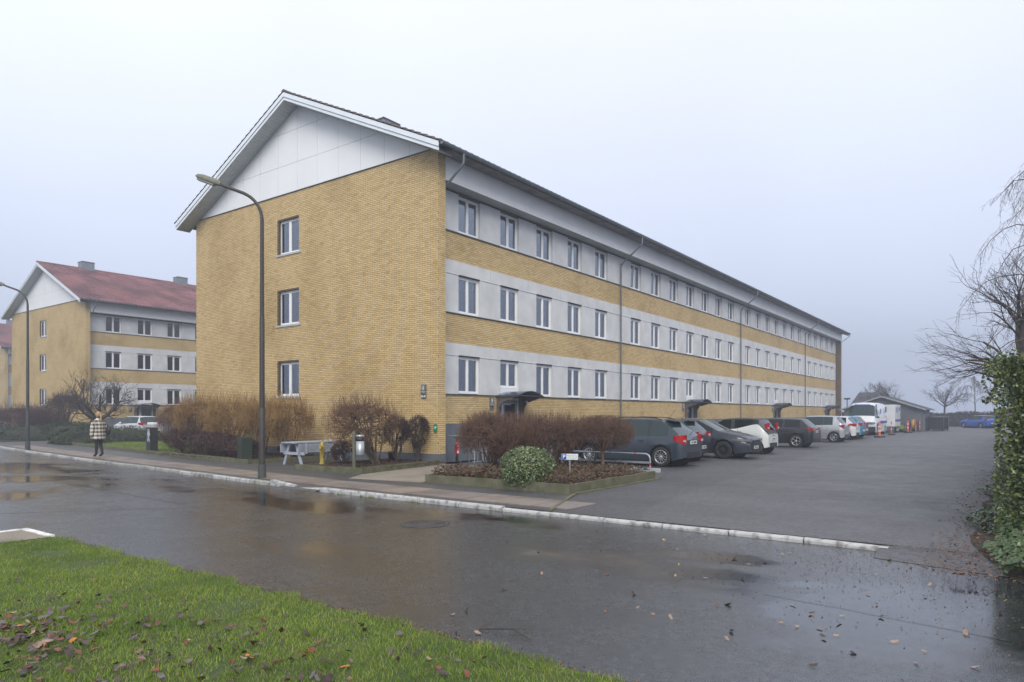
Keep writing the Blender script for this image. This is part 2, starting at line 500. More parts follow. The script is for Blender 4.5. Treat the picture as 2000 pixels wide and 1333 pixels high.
M['turf'] = mat('turf', (0.035, 0.060, 0.012), 0.9, c2=(0.075, 0.10, 0.022), vscale=2.5, bump=1.0, bscale=50)
M['gravel'] = mat('gravel_path', (0.21, 0.18, 0.145), 0.85, c2=(0.30, 0.26, 0.21), vscale=22, dirt=(0.12, 0.10, 0.08), dscale=1.1, damt=0.6, bump=0.7, bscale=70)

def sheet(name, poly, z, m, **k):
    mb = MB(); mb.add([(x, y, z) for x, y in poly], [tuple(range(len(poly)))], 0)
    return mb.build(name, m, **k)

KZ = -0.06   # street level
GX = -7.25   # kerb line
M['ground'] = mat('far_ground', (0.07, 0.075, 0.045), 0.9, var=0.3, vscale=0.3)
sheet('ground', [(-95, -95), (190, -95), (190, 150), (-95, 150)], -0.12, M['ground'], kind='structure')
# kerb line: straight beside the car park, bending away past the bench
KP = [(-6.95, -34), (-6.95, -14.9), (-6.95, -8.4), (-6.93, -5.0), (-6.88, -1.7), (-6.5, 2.4), (-6.15, 6.5), (-5.95, 9.5), (-5.55, 13.2), (-4.95, 18.9), (-4.15, 25.0), (-2.9, 33), (-1.2, 42), (2.0, 56), (8, 80), (16, 110)]
def kx(y):
    for (a, b) in zip(KP[:-1], KP[1:]):
        if a[1] <= y <= b[1]:
            t = (y-a[1])/(b[1]-a[1]); return a[0]+(b[0]-a[0])*t
    return KP[-1][0]
road_poly = KP + [(9.5, 112), (1, 80), (-5.4, 56), (-8.8, 42), (-10.6, 33), (-11.8, 25), (-12.3, 18), (-12.6, 12), (-20, 11.2), (-60, 11), (-60, -3.3), (-12.62, -3.3), (-12.62, -34)]
sheet('street', road_poly, KZ, M['street'], kind='structure')
sheet('side_pavement', [(-60, -3.42), (-12.7, -3.42), (-12.7, -4.42), (-60, -4.2)], -.036, M['gravel'], kind='structure')
# seam lines, an old repair and one painted shading line in the street surface
M['seam'] = mat('seam_shade_line', (0.016, 0.016, 0.017), 0.35)
def seam(pts, w=0.03, z=KZ+0.004, name='seam_shade_line'):
    mb = MB(); tot = []
    P = []
    for (a, b) in zip(pts[:-1], pts[1:]):
        n = max(2, int(math.dist(a, b)/0.35))
        for i in range(n):
            t = i/n; P.append((a[0]+(b[0]-a[0])*t + random.uniform(-.02, .02), a[1]+(b[1]-a[1])*t + random.uniform(-.02, .02)))
    P.append(pts[-1])
    vs = []
    for i, p in enumerate(P):
        q = P[min(i+1, len(P)-1)]; r = P[max(i-1, 0)]
        dx, dy = q[0]-r[0], q[1]-r[1]; l = math.hypot(dx, dy) or 1
        ww = w*random.uniform(.3, 1)/2
        vs += [(p[0]-dy/l*ww, p[1]+dx/l*ww, z), (p[0]+dy/l*ww, p[1]-dx/l*ww, z)]
    mb.add(vs, [(2*i, 2*i+1, 2*i+3, 2*i+2) for i in range(len(P)-1)])
    return mb.build(name, M['seam'], kind='structure')
seam([(-9.9, 12), (-9.4, 4), (-9.8, -3.0)])
seam([(-9.8, -3.0), (-12.1, -1.2), (-14, .5)])
seam([(-10.4, -16.5), (-9.9, -13.2)], w=.012)  # no joint here: a thin dark line painted for shading on the street

# car park, pavement and planted strips
sheet('car_park', [(-6.80, -40), (120, -40), (120, -15.0), (120, 0.0), (0.35, 0.0), (0.35, .5), (0, .5), (-.25, -1.2), (-.25, -3.6), (-.42, -3.6), (-.42, -7.70), (-4.55, -7.80), (-6.80, -8.70)], 0.0, M['lot'], kind='structure')
sheet('car_park_strip', [(-6.78, -10.4), (-5.5, -9.9), (6, -8.7), (30, -8.2), (120, -8.0), (120, -15), (-6.78, -15)], 0.004,
      asphalt('lighter_asphalt', (0.088, 0.085, 0.092), wet=0.4, rmin=0.42, rmax=0.7, fine=1.0), kind='structure')
pav = [(x+.14, y) for x, y in KP[2:11]] + [(-4.15+.14, 25.0)]
pave_poly = [(-6.79, -8.75)] + [p for p in pav[1:]] + [(-2.76, 33), (-1.06, 42), (1.8, 42), (-.4, 30), (-1.2, 23), (-2.4, 14), (-3.0, 8.5), (-3.4, 5.2), (0, 5.2), (0, 0.5), (-.25, -1.2), (-.25, -3.6), (-4.5, -3.6), (-4.55, -7.85)]
sheet('pavement', pave_poly, 0.002, M['walk_asphalt'], kind='structure')
sheet('path', [(-4.6, -3.58), (-.2, -3.58), (.35, -1.2), (.35, .5), (0.0, .0), (-3.9, -.75), (-4.9, -1.4)], 0.005, M['gravel'], kind='structure')
sheet('side_path', [(-4.0, 25.2), (-3.0, 31.5), (9, 36), (30, 37), (30, 33), (8, 32), (-.4, 29), (-1.4, 24)], 0.010, M['walk_asphalt'], kind='structure')
RO = MB()
xs9 = [-6.75, -7.05, -7.7]; zs9 = [.003, -.01, KZ+.004]
yy9 = [-13.75, -15, -18, -34]
RO.add([(x + (0.25 if yv > -14 else 0) * (x < -7), yv, z) for yv in yy9 for x, z in zip(xs9, zs9)], [(r*3+c, r*3+c+1, r*3+c+4, r*3+c+3) for r in range(3) for c in range(2)])
RO.build('run_off', M['lot'], kind='structure')
pv = bpy.data.objects['pavement']
# one row of flagstones along the pavement, each a slab of its own
slab_me = MB().box(-.49, -.388, 0, .49, .388, .020).mesh('paving_slab', M['slab'])
bev = None
y = -8.55; i = 0
while y < 26:
    xk = kx(y); ang = math.atan2(kx(y+.5)-kx(y-.5), 1.0)
    if not (27 < y < 28):
        o = link('paving_slab', slab_me, pv, (xk+.14+.30+.5, y, 0.0), rz=-ang)
        o.rotation_euler = (random.uniform(-.006, .006), random.uniform(-.006, .006), -ang)
    y += .80; i += 1
# kerb stones
kerb = empty('kerb', (0, 0, 0), kind='structure')
def kerb_mesh(L, hb, name, m):
    mb = MB(); j = .006
    prof = [(0.02, KZ-.05), (0.02, hb-.03), (.03, hb-.008), (.045, hb), (.118, hb), (.125, hb-.01), (.125, KZ-.05)]
    n = len(prof); vs = [(a, j, b) for a, b in prof] + [(a, L-j, b) for a, b in prof]
    mb.add(vs, [tuple(range(n)), tuple(range(n, 2*n))[::-1]] + [(i, (i+1) % n, n+(i+1) % n, n+i)[::-1] for i in range(n)])
    return mb.mesh(name, m)
km = [kerb_mesh(1.0, .026, 'kerb_stone', M['kerb']), kerb_mesh(1.0, .03, 'kerb_stone', M['kerb_worn']), kerb_mesh(1.0, .0, 'kerb_stone', M['kerb'])]
s = -13.85
while s < 40:
    if -2.55 < s < -1.9: s += .62; continue       # dropped for the bin lorry
    x0, x1 = kx(s), kx(s+1); ang = math.atan2(x1-x0, 1.0)
    k = 2 if s < -8.6 else (0 if s < -2 else (1 if random.random() < .6 else 0))
    o = link('kerb_stone', km[k], kerb, (x0, s, random.uniform(-.006, .004)), rz=-ang)
    if s < -13.8: o.location.z -= .012; o.rotation_euler = (R(.8), 0, -ang)
    if s > -2.0 and s < -1.2: o.rotation_euler = (R(3.4), 0, -ang)
    if -3.7 < s < -2.5: o.rotation_euler = (R(-3), 0, -ang)
    s += 1.005
# asphalt wedge where the kerb is dropped
MB().add([(-7.02, -2.75, KZ+.003), (-6.99, -1.3, KZ+.003), (-6.72, -1.3, .004), (-6.76, -2.75, .004)], [(0, 3, 2, 1)]).build('ramp', M['walk_asphalt'], kind='structure')
kerb2 = empty('verge_kerb', (0, 0, 0), kind='structure')
wk = mat('white_edge_paint', (0.72, 0.72, 0.70), 0.6, dirt=(0.25, 0.24, 0.2), dscale=8, damt=.7)
MB().box(-12.74, -4.35, KZ-.02, -12.64, -3.38, -.026).build('kerb_stone', wk, kerb2)
for i in range(8):
    MB().box(-12.75-1.0*i-.99, -3.46+.02*i, KZ-.02, -12.75-1.0*i, -3.36+.02*i, -.027+.003*(i % 2)).build('kerb_stone', wk, kerb2)

# planted beds: edging boards, soil
def edging(name, pts, h, w=.06, board=1.0):
    root = empty(name, (0, 0, 0), kind='structure')
    for a, b in zip(pts[:-1], pts[1:]):
        L = math.dist(a, b); n = max(1, round(L/board)); d = ((b[0]-a[0])/L, (b[1]-a[1])/L)
        for i in range(n):
            s0 = L*i/n+.004; s1 = L*(i+1)/n-.004
            mb = MB(); dz = random.uniform(-.008, .008)
            mb.bar((a[0]+d[0]*s0, a[1]+d[1]*s0, h/2+dz-.02), (a[0]+d[0]*s1, a[1]+d[1]*s1, h/2+dz-.02), w, h+.04)
            mb.build('edging_slab', M['edging'], root)
    return root
edging('bed_kerb', [(-6.78, -8.74), (-4.55, -7.86), (-.3, -7.84)], .03, w=.07)
BED3 = [(-.4, -7.72), (-4.5, -7.75), (-4.45, -3.65)]
edging('planting_bed_edging', BED3 + [(-.3, -3.65)], .20, board=1.0)
sheet('flower_bed', [(-.4, -7.69), (-4.47, -7.72), (-4.42, -3.68), (-.36, -3.68), (-.36, -7.6)], .12, M['soil'], kind='structure')
edging('corner_bed_edging', [(-3.95, 2.1), (-3.9, -.7), (-.02, -.02)], .17)
edging('corner_bed_rear_edging', [(-3.95, 2.14), (-.05, 2.14)], .14)
sheet('corner_flower_bed', [(-3.92, 2.1), (-3.88, -.66), (-.02, .0), (-.005, 2.1)], .10, M['soil'], kind='structure')
LAWN = [(-3.5, 5.2), (-3.15, 8.5), (-2.55, 14.2), (-1.35, 23.1), (-.55, 28.1)]
edging('lawn_edging', LAWN, .15, board=1.2)
edging('bench_recess_edging', [(-3.45, 5.18), (-.02, 5.18)], .14)
sheet('shrub_bed', [(-3.46, 5.22), (-3.1, 8.5), (-2.75, 11.8), (-.01, 11.8), (-.01, 5.22)], .08, M['soil'], kind='structure')
sheet('lawn', [(-2.73, 11.82), (-2.5, 14.2), (-1.3, 23.1), (-.5, 28.1), (3.5, 30.5), (9, 30.5), (9, 15.5), (-.01, 14.8), (-.01, 11.82)], .06, M['turf'], kind='structure')
sheet('block_forecourt', [(1.5, 26), (45, 26), (45, 41.5), (6.5, 41.5), (4, 34)], -.02, M['lot'], kind='structure')
sheet('far_bed', [(-2.6, 31.8), (8.5, 36.3), (6.3, 58), (2.2, 52), (-.9, 42)], .03, M['soil'], kind='structure')
sheet('verge', [(-12.66, -4.4), (-12.66, -34), (-60, -34), (-60, -4.2)], -.045, M['turf'], kind='structure')
# ================================================================== APARTMENT BLOCKS
BW = 14.68; FY = .54; RIDGE = 7.34; SL = .467
def ztop(y): return 10.43 + SL*(min(y, 2*RIDGE-y))      # top of roof slab above the wall line
CH = .0667; BL = .24
brick_me = MB().box(0, -.006, 0, .228, .0, .055).mesh('brick', M['brick_one'])   # faces -y

def bricks_np(rects, holes=()):
    """running bond over rects (u0,w0,u1,w1) minus holes -> list of (u,w,len)"""
    out = []
    for (u0, w0, u1, w1) in rects:
        n = int(round((w1-w0)/CH))
        for r in range(n):
            z = w0 + r*CH + .006
            row = int(round(z/CH)); off = (0, .12)[row % 2] + (row*37 % 7)*.004 - BL
            u = u0 + off
            while u < u1:
                a, b = max(u, u0), min(u+BL-.012, u1)
                segs = [(a, b)]
                for (hu0, hw0, hu1, hw1) in holes:
                    if z + .05 > hw0 and z < hw1:
                        ns = []
                        for (p, q) in segs:
                            if q <= hu0 or p >= hu1: ns.append((p, q))
                            else:
                                if p < hu0: ns.append((p, hu0-.006))
                                if q > hu1: ns.append((hu1+.006, q))
                        segs = ns
                for (p, q) in segs:
                    if q-p > .03: out.append((p, z, q-p))
                u += BL
    return out

def brick_mesh(name, items, place):
    """place(u,d,w)->xyz ; d = depth outwards"""
    a = np.array(items); n = len(a)
    u0 = a[:, 0]; u1 = u0+a[:, 2]; w0 = a[:, 1]; w1 = w0+.055
    d = rng.uniform(.004, .007, n); z = np.zeros(n)
    def pt(u, dd, w): return np.stack(place(u, dd, w), 1)
    V = np.stack([pt(u0, z, w0), pt(u1, z, w0), pt(u1, z, w1), pt(u0, z, w1),
                  pt(u0, d, w0), pt(u1, d, w0), pt(u1, d, w1), pt(u0, d, w1)], 1).reshape(-1, 3)
    i = np.arange(n)[:, None]*8
    F = np.concatenate([i+np.array([f]) for f in ([4,5,6,7],[0,1,5,4],[1,2,6,5],[2,3,7,6],[3,0,4,7])], 0)
    return np_mesh(name, V, F, M['brick'])

WW, WH = 1.2, 1.30
# window prototype, local: x 0..WW, z 0..h, outside = -y, frame front at y 0
def window_meshes(h):
    fr = MB(); F = .055
    fr.box(0, 0, 0, F, .07, h); fr.box(WW-F, 0, 0, WW, .07, h); fr.box(F, 0, 0, WW-F, .07, F); fr.box(F, 0, h-F, WW-F, .07, h)
    fr.box(WW/2-.026, -.004, F, WW/2+.026, .07, h-F)
    sash = MB(); w = WW/2-.026-F; S = .040; hh = h-2*F
    sash.box(0, 0, 0, S, .05, hh); sash.box(w-S, 0, 0, w, .05, hh); sash.box(S, 0, 0, w-S, .05, S); sash.box(S, 0, hh-S, w-S, .05, hh)
    pane = MB(); pane.add([(S, .03, S), (w-S, .03, S), (w-S, .03, hh-S), (S, .03, hh-S)], [(0, 1, 2, 3)])
    return fr.mesh('window', M['white']), sash.mesh('sash', M['white']), pane.mesh('pane', M['glass']), F, w
WM = {1.30: window_meshes(1.30), 1.02: window_meshes(1.02), 1.34: window_meshes(1.34)}
def curtain_mesh(w, h, m, folds=7):
    n = folds*6; vs = []; 
    for i in range(n+1):
        x = w*i/n; yy = .03*math.sin(2*math.pi*i/6)
        vs += [(x, yy, 0), (x, yy, h)]
    mb = MB(); mb.add(vs, [(2*i, 2*i+2, 2*i+3, 2*i+1) for i in range(n)], 0, True)
    return mb.mesh('curtain', m)
CUR = [curtain_mesh(.28, 1.25, M['curtain'], 4), curtain_mesh(.45, 1.25, M['curtain'], 6), curtain_mesh(1.1, 1.22, M['curtain2'], 14), curtain_mesh(.35, 1.25, M['curtain2'], 5)]
blind_me = MB().box(0, 0, 0, 1.1, .01, .5).mesh('blind', M['curtain2'])
sill_me = MB().box(-.03, -.09, -.05, WW+.03, .06, 0.0).mesh('sill', M['sill'])
sill_g = MB().box(-.06, -.13, -.07, WW+.12, .06, 0.0).mesh('sill', M['sill'])

def put_window(root, x, y, z, h, rz=0.0, curt=None, gable=False):
    fm, sm, pm, F, w = WM[h]
    o = link('window', fm, root, (x, y, z), rz)
    for k in (0, 1):
        lx = F if k == 0 else WW/2+.026
        s = link('sash', sm, o, (lx, .012, F)); link('pane', pm, o, (lx, .012, F))
    if gable: link('sill', sill_g, o, (0, 0, 0))
    if curt is not None:
        for (ci, cx, flip) in curt:
            link('curtain', CUR[ci], o, (cx, .18, .03))
    return o

def make_block(loc, L, groups, detail, label, doors, chim, lamps=True):
    root = empty('apartment_building', loc, label=label, cat='building', group='yellow brick apartment blocks')
    wins = []
    x = 1.62
    for g, n in enumerate(groups):
        for i in range(n): wins.append(x); x += 2.4
        x += 1.2
    W = MB()
    # gable wall (mortar core) with window openings
    gw = (7.27, 8.63)
    S = [2.32, 5.12, 7.92]
    zs = [(s+.02, s+1.36) for s in S]
    hol = [(gw[0], a, gw[1], b) for a, b in zs]
    for (ya, yb) in ((0.012, gw[0]), (gw[1], BW)): W.box(.012, ya, 0, .338, yb, 10.28)
    zz = 0
    for a, b in zs + [(10.28, None)]:
        W.box(.012, gw[0], zz, .35, gw[1], a); zz = b
    # far gable and rear wall
    W.box(L-.338, .012, 0, L, BW, 10.28); W.box(.35, BW-.35, 0, L-.35, BW, 10.28)
    # front bands behind the bricks
    bands = [(1.31, 2.30), (4.09, 5.10), (6.93, 7.90)]
    dx = []
    for d in doors: dx.append((wins[d]-.12, wins[d]+1.32))
    W.box(.35, FY+.012, 4.09, L-.35, FY+.28, 5.10); W.box(.35, FY+.012, 6.93, L-.35, FY+.28, 7.90)
    xs = .35
    for a, b in dx + [(L-.35, None)]:
        W.box(xs, FY+.012, 1.31, a, FY+.28, 2.30); xs = b
    wall = W.build('wall', M['mortar'] if detail == 2 else M['brick_far'], root)
    # inside: floors, back wall
    I = MB()
    for s in (-.05, 1.3, 4.1, 6.9): I.box(.36, FY+.28, s-.1, L-.36, BW-.36, s)
    I.box(.36, FY+.29, 9.36, L-.36, BW-.36, 9.5)
    I.box(.36, FY+3.6, 0, L-.36, FY+3.7, 9.36)
    k = 0
    for xw in wins:
        if k % 2 == 0: I.box(xw-.65, FY+.29, 0, xw-.60, FY+3.6, 9.36)
        k += 1
    I.box(2.6, 4.3, 1.3, 2.7, BW-.4, 9.4)
    I.build('interior', M['room'], root)
    # plinth
    P = MB(); xs = .35
    for a, b in dx + [(L-.35, None)]:
        P.box(xs, FY-.03, 0, a, FY+.28, 1.31); xs = b
    P.build('plinth', M['plinth'], root)
    MB().box(-.004, -.004, 0, .354, BW+.004, .33).build('plinth', M['plinth'], root)
    # bricks
    if detail == 2:
        items = bricks_np([(0, .335, BW, 10.28)], hol)
        near = sorted(items, key=lambda t: t[0]*1.0 + abs(t[1]-3.0)*.25)
        single = [t for t in near if t[2] > .2][:300]; sset = set(single)
        for (u, w, l) in single:
            o = link('brick', brick_me, wall, (.012, u+.228, w), rz=-math.pi/2)
            o.location = (.012-.0, u+.228, w)
        rest = [t for t in items if t not in sset]
        o = link('brickwork', brick_mesh('brickwork', rest, lambda u, d, w: (.012-d, u, w)), root); setp(o, kind='stuff')
        fr = []
        xs = .35
        for a, b in dx + [(L-.35, None)]: fr.append((xs, 1.31, a, 2.30)); xs = b
        fr += [(.35, 4.09, L-.35, 5.10), (.35, 6.93, L-.35, 7.90)]
        it = bricks_np(fr)
        o = link('brickwork', brick_mesh('brickwork', it, lambda u, d, w: (u, FY+.012-d, w)), root); setp(o, kind='stuff')
        it = bricks_np([(.0, .335, .35, 10.28)])
        o = link('brickwork', brick_mesh('brickwork', it, lambda u, d, w: (u, .012-d, w)), root); setp(o, kind='stuff')
        it = bricks_np([(L-.35, .335, L, 9.33)])
        o = link('brickwork', brick_mesh('brickwork', it, lambda u, d, w: (u, .012-d, w)), root); setp(o, kind='stuff')
    # windows + concrete panels
    C_ = MB()
    cm = {}
    for si, s in enumerate(S):
        edges = [.35]
        for i, xw in enumerate(wins):
            edges += [xw, xw+WW]
        edges.append(L-.35)
        for i in range(0, len(edges), 2):
            a, b = edges[i], edges[i+1]
            key = (round(b-a, 2))
            if key not in cm:
                cm[key] = MB().box(0, 0, 0, b-a, .16, 1.33).mesh('concrete_panel', M['concrete_panel'])
            link('concrete_panel', cm[key], root, (a, FY+random.uniform(-.003, .003), s+.015))
        for i, xw in enumerate(wins):
            short = (si == 0 and i in doors)
            cu = None
            if detail == 2:
                cu = random.choice([None, [(0, .08, 0), (0, .84, 0)], [(0, .08, 0), (0, .84, 0)], [(0, .06, 0)], [(1, .68, 0)], [(2, .05, 0)], [(3, .08, 0), (3, .8, 0)], [(1, .62, 0)], None])
                if si == 2 and random.random() < .5: cu = None
            else: cu = random.choice([None, None, [(2, .05, 0)], [(1, .68, 0)]])
            if short:
                put_window(root, xw, FY+.10, s+.31, 1.02, 0, None)
                MB().box(xw, FY+.06, s+.0, xw+WW, FY+.15, s+.30).build('window_apron', M['white'], root)
            else:
                put_window(root, xw, FY+.10, s+.035, 1.30, 0, cu)
        # flashing below, above
        MB().box(.35, FY-.035, s-.02, L-.35, FY+.2, s+.013).build('flashing', M['flash'], root)
        if si < 2:
            x0 = .35; cnt = 0
            xsj = [.35]
            for i, xw in enumerate(wins):
                nx = xw + WW + .6
                if i == len(wins)-1: nx = L-.35
                xsj.append(nx)
            for a, b in zip(xsj[:-1], xsj[1:]):
                MB().box(a+.006, FY-.01, s+1.365, b-.006, FY+.2, bands[si+1][0]-.004).build('lintel_panel', M['concrete_panel'], root)
            C_.box(.35, FY+.02, s+1.34, L-.35, FY+.21, s+1.37)
            for i in range(0, len(edges), 2):
                C2 = MB().box(edges[i], FY-.02, s+1.345, edges[i+1], FY+.02, s+1.363)
                C2.build('flashing', M['pale_flash'], root)
        else:
            C_.box(.35, FY+.01, s+1.34, L-.35, FY+.25, 9.34)
    C_.build('recess_strip', M['flash'], root)
    for i, (a, b) in enumerate(zs):
        wo = put_window(root, .10, gw[1]-.0, a, 1.34, -math.pi/2, [(1, .7, 0)] if i == 0 else ([(2, .1, 0)] if i == 2 else None), gable=True)
        wo.scale = (1.133, 1, 1)
        G = MB(); G.box(.02, gw[1]-.08-.0, a, .10, gw[1]+.0-.0, b, 0)
        G.build('reveal', M['mortar'], root)
    # eaves box on the long side
    E = MB(); E.box(.35, .015, 9.345, L, FY+.3, 9.36)
    E.build('soffit', M['soffit'], root)
    MB().box(.36, .02, 9.36, L-.02, .05, 10.2).build('fascia_backing', M['joint'], root)
    fme = MB().box(.004, -.005, 9.33, 2.396, .02, 10.14).mesh('fascia_panel', M['fascia'])
    xs = .35
    while xs < L-.01:
        w = min(2.4, L-xs)
        if w > 2.3: link('fascia_panel', fme, root, (xs, 0, 0))
        else: MB().box(.004, -.005, 9.33, w, .02, 10.14).build('fascia_panel', M['fascia'], root, (xs, 0, 0))
        xs += 2.4
    # under-eave boards and purlin ends
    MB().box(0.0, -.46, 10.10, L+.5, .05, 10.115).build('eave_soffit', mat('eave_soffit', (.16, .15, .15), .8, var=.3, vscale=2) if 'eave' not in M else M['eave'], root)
    # gable cladding: backing and individual panels
    GB = [(0.35, 10.30), (BW-.35, 10.30), (RIDGE, ztop(RIDGE)-.36)]
    MB().prism([(0.05, 10.29), (BW-.05, 10.29), (BW-.05, 10.33), (RIDGE, ztop(RIDGE)-.3), (0.05, 10.33)], .03, .30, 'x').build('gable_backing', M['joint'], root)
    MB().box(-.03, -.0, 10.275, .05, BW, 10.30).build('flashing', M['flash'], root)
    ys = [.0] + [1.33+1.21*k for k in range(11)] + [BW]
    hz_ = [10.305, 11.42, 12.70, 15.0]
    lim = lambda yy: ztop(yy)-.29
    for j in range(len(ys)-1):
        for r in range(3):
            y0, y1 = ys[j]+.006, ys[j+1]-.006; z0, z1 = hz_[r]+(.006 if r else 0), hz_[r+1]-.006
            poly = [(y0, z0), (y1, z0), (y1, z1), (y0, z1)]
            # clip by both roof slopes
            for sgn in (0, 1):
                f = (lambda p: 10.43+SL*p[0]-.30-p[1]) if sgn == 0 else (lambda p: 10.43+SL*(2*RIDGE-p[0])-.30-p[1])
                out = []
                for a, b in zip(poly, poly[1:]+poly[:1]):
                    fa, fb = f(a), f(b)
                    if fa >= 0: out.append(a)
                    if (fa >= 0) != (fb >= 0):
                        t = fa/(fa-fb); out.append((a[0]+(b[0]-a[0])*t, a[1]+(b[1]-a[1])*t))
                poly = out
                if len(poly) < 3: break
            if len(poly) >= 3:
                ar = abs(sum(a[0]*b[1]-b[0]*a[1] for a, b in zip(poly, poly[1:]+poly[:1])))/2
                if ar > .01: MB().prism(poly, .012, .03, 'x').build('gable_panel', M['panel'], root)
    # roof
    ov = .65; ye = -.58
    roof = empty('roof', (0, 0, 0)); roof.parent = root
    Rf = MB()
    for sgn in (0, 1):
        a = lambda y: (y if sgn == 0 else 2*RIDGE-y)
        pts = [(a(ye), ztop(ye)-.10), (a(RIDGE), ztop(RIDGE)-.10), (a(RIDGE), ztop(RIDGE)-.0-.03), (a(ye), ztop(ye)-.03)]
        Rf.prism(pts, -ov+.03, L+ov-.03, 'x')
    Rf.build('deck', M['joint'], roof)
    # bargeboards (two steps) on near gable and far gable
    for (xa, xb, xc) in ((-ov, -ov+.03, -ov+.06), (L+ov, L+ov-.03, L+ov-.06)):
        for sgn in (0, 1):
            a = lambda y: (y if sgn == 0 else 2*RIDGE-y)
            MB().prism([(a(ye), ztop(ye)-.17), (a(RIDGE), ztop(RIDGE)-.17), (a(RIDGE), ztop(RIDGE)-.005), (a(ye), ztop(ye)-.005)], xa, xb, 'x').build('bargeboard', M['board'], roof)
            MB().prism([(a(ye+.02), ztop(ye+.02)-.29), (a(RIDGE), ztop(RIDGE)-.29), (a(RIDGE), ztop(RIDGE)-.18), (a(ye+.02), ztop(ye+.02)-.18)], xb, xc+.0, 'x').build('bargeboard', M['board'], roof)
    # verge soffit boards, one by one
    if True:
        nb = 54; n_l = math.hypot(1, SL)
        for sgn in (0, 1):
            a = lambda y: (y if sgn == 0 else 2*RIDGE-y)
            if detail == 2 or sgn == 1:
                q = (RIDGE-ye-.02)/nb
                me = MB()
                t0 = .012
                for i in range(nb):
                    y0 = ye+.02+q*i+.006; y1 = ye+.02+q*(i+1)-.004
                    zz0, zz1 = ztop(y0)-.30, ztop(y1)-.30
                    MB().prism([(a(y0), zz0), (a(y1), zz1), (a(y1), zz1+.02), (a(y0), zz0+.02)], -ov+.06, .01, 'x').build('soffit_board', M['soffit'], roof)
            MB().prism([(a(ye), ztop(ye)-.27), (a(RIDGE), ztop(RIDGE)-.27), (a(RIDGE), ztop(RIDGE)-.255), (a(ye), ztop(ye)-.255)], -ov+.06, .012, 'x').build('soffit_backing', M['joint'], roof)
    # tiles: a wavy sheet in stepped courses
    for sgn in (0, 1):
        rows = 26 if (detail != 2 or sgn == 0) else 26
        pitch = .30; sub = 4
        xa0, xb0 = -ov-.02, L+ov
        if sgn == 1 and detail != 2: continue
        nc = int((xb0-xa0)/pitch)
        X = xa0 + np.arange(nc*sub+1)*pitch/sub
        wv = np.array([0, .045, .05, .02])[np.arange(nc*sub+1) % sub]
        q = (RIDGE-(ye-.05))/rows
        V = []; F = []
        for r in range(rows):
            y0 = ye-.05+q*r; y1 = y0+q+.03
            for (yy, lift) in ((y0, -.01), (y0, .055), (y1, .015)):
                zz = 10.43+SL*yy+lift + wv + 0
                V.append(np.stack([X+.0, np.full_like(X, yy if sgn == 0 else 2*RIDGE-yy), zz], 1))
            n = len(X); b = r*3*n
            i = np.arange(0, n-1)
            for (p, q2) in ((0, 1), (1, 2)):
                F.append(np.stack([b+p*n+i, b+p*n+i+1, b+q2*n+i+1, b+q2*n+i], 1))
        # split into islands per tile so each takes its own tone: duplicate verts per tile column
        V = np.concatenate(V, 0); F = np.concatenate(F, 0)
        Fv = V[F].reshape(-1, 3)            # unshared
        # weld inside one tile: group quads by (row, column)
        nq = n-1
        newF = np.arange(len(Fv)).reshape(-1, 4)
        o = link('roof_tiles', np_tiles(V, rows, nc, sub, n, M['tile_red'] if detail != 2 else M['tile_dark2']), roof)
        setp(o, kind='stuff')
    rd = MB()
    xx = -ov
    while xx < L+ov:
        rd.tube([(xx, RIDGE, ztop(RIDGE)-.02), (min(xx+.4, L+ov), RIDGE, ztop(RIDGE)+.0)], [.13, .115], 8); xx += .4
    o = rd.build('ridge_tiles', M['tile_red'] if detail != 2 else M['tile_dark2'], roof); setp(o, kind='stuff')
    # chimneys
    for cx in chim:
        c = MB().box(cx, RIDGE-.42, 13.2, cx+.95, RIDGE+.42, 14.40).build('chimney', M['chimney'], root)
        MB().box(cx-.03, RIDGE-.45, 14.40, cx+.98, RIDGE+.45, 14.45).build('chimney_cap', M['flash'], c)
    # gutter and downpipes
    gz = 10.10
    g = MB(); n = 8; vs = []
    for xg in (-ov+.05, L+.75):
        for k in range(n+1):
            t = math.pi + math.pi*k/n
            vs.append((xg, -.68+.075*math.cos(t), gz+.04+.085*math.sin(t)))
    g.add(vs, [(k, k+1, n+1+k+1, n+1+k) for k in range(n)], 0, True)
    g.box(-ov+.05, -.76, gz+.03, L+.75, -.745, gz+.05)
    g.add(vs[:n+1], [tuple(range(n+1))], 0)
    g.build('gutter', M['zinc'], root)
    brk = MB()
    xb = 0.0
    while xb < L:
        brk.box(xb, -.72, gz-.052, xb+.03, -.5, gz-.04); xb += .8
    brk.build('gutter_bracket', M['zinc'], root, kind='stuff')
    pipes = [(.46, 1.0)]
    x = 1.62
    for n_ in groups[:-1]:
        x += 2.4*n_; pipes.append((x+.0-.02, x+1.1)); x += 1.2
    pipes = [(p, q) for p, q in pipes] + [(L-.46, L+.4)]
    for k, (xp, xo) in enumerate(pipes):
        if k == len(pipes)-1: pts = [(xo, -.68, gz), (xo, -.68, gz-.28), (L-.05, -.1, 9.32), (L-.05, -.1, 9.2)]
        else: pts = [(xp, -.68, gz), (xp, -.68, gz-.32), (xp, -.60, gz-.42), (xp, FY-.20, 8.98), (xp, FY-.09, 8.80), (xp, FY-.09, .05)]
        t = MB().tube(pts, .04, 8)
        if k < len(pipes)-1:
            for zc in (8.9, 6.2, 3.4, 1.2): t.tube([(xp, FY-.09, zc), (xp, FY-.09, zc+.05)], .048, 8)
        t.build('downpipe', M['zinc'], root)
    # entrances
    for d in doors: entrance(root, wins[d], lamps)
    return root

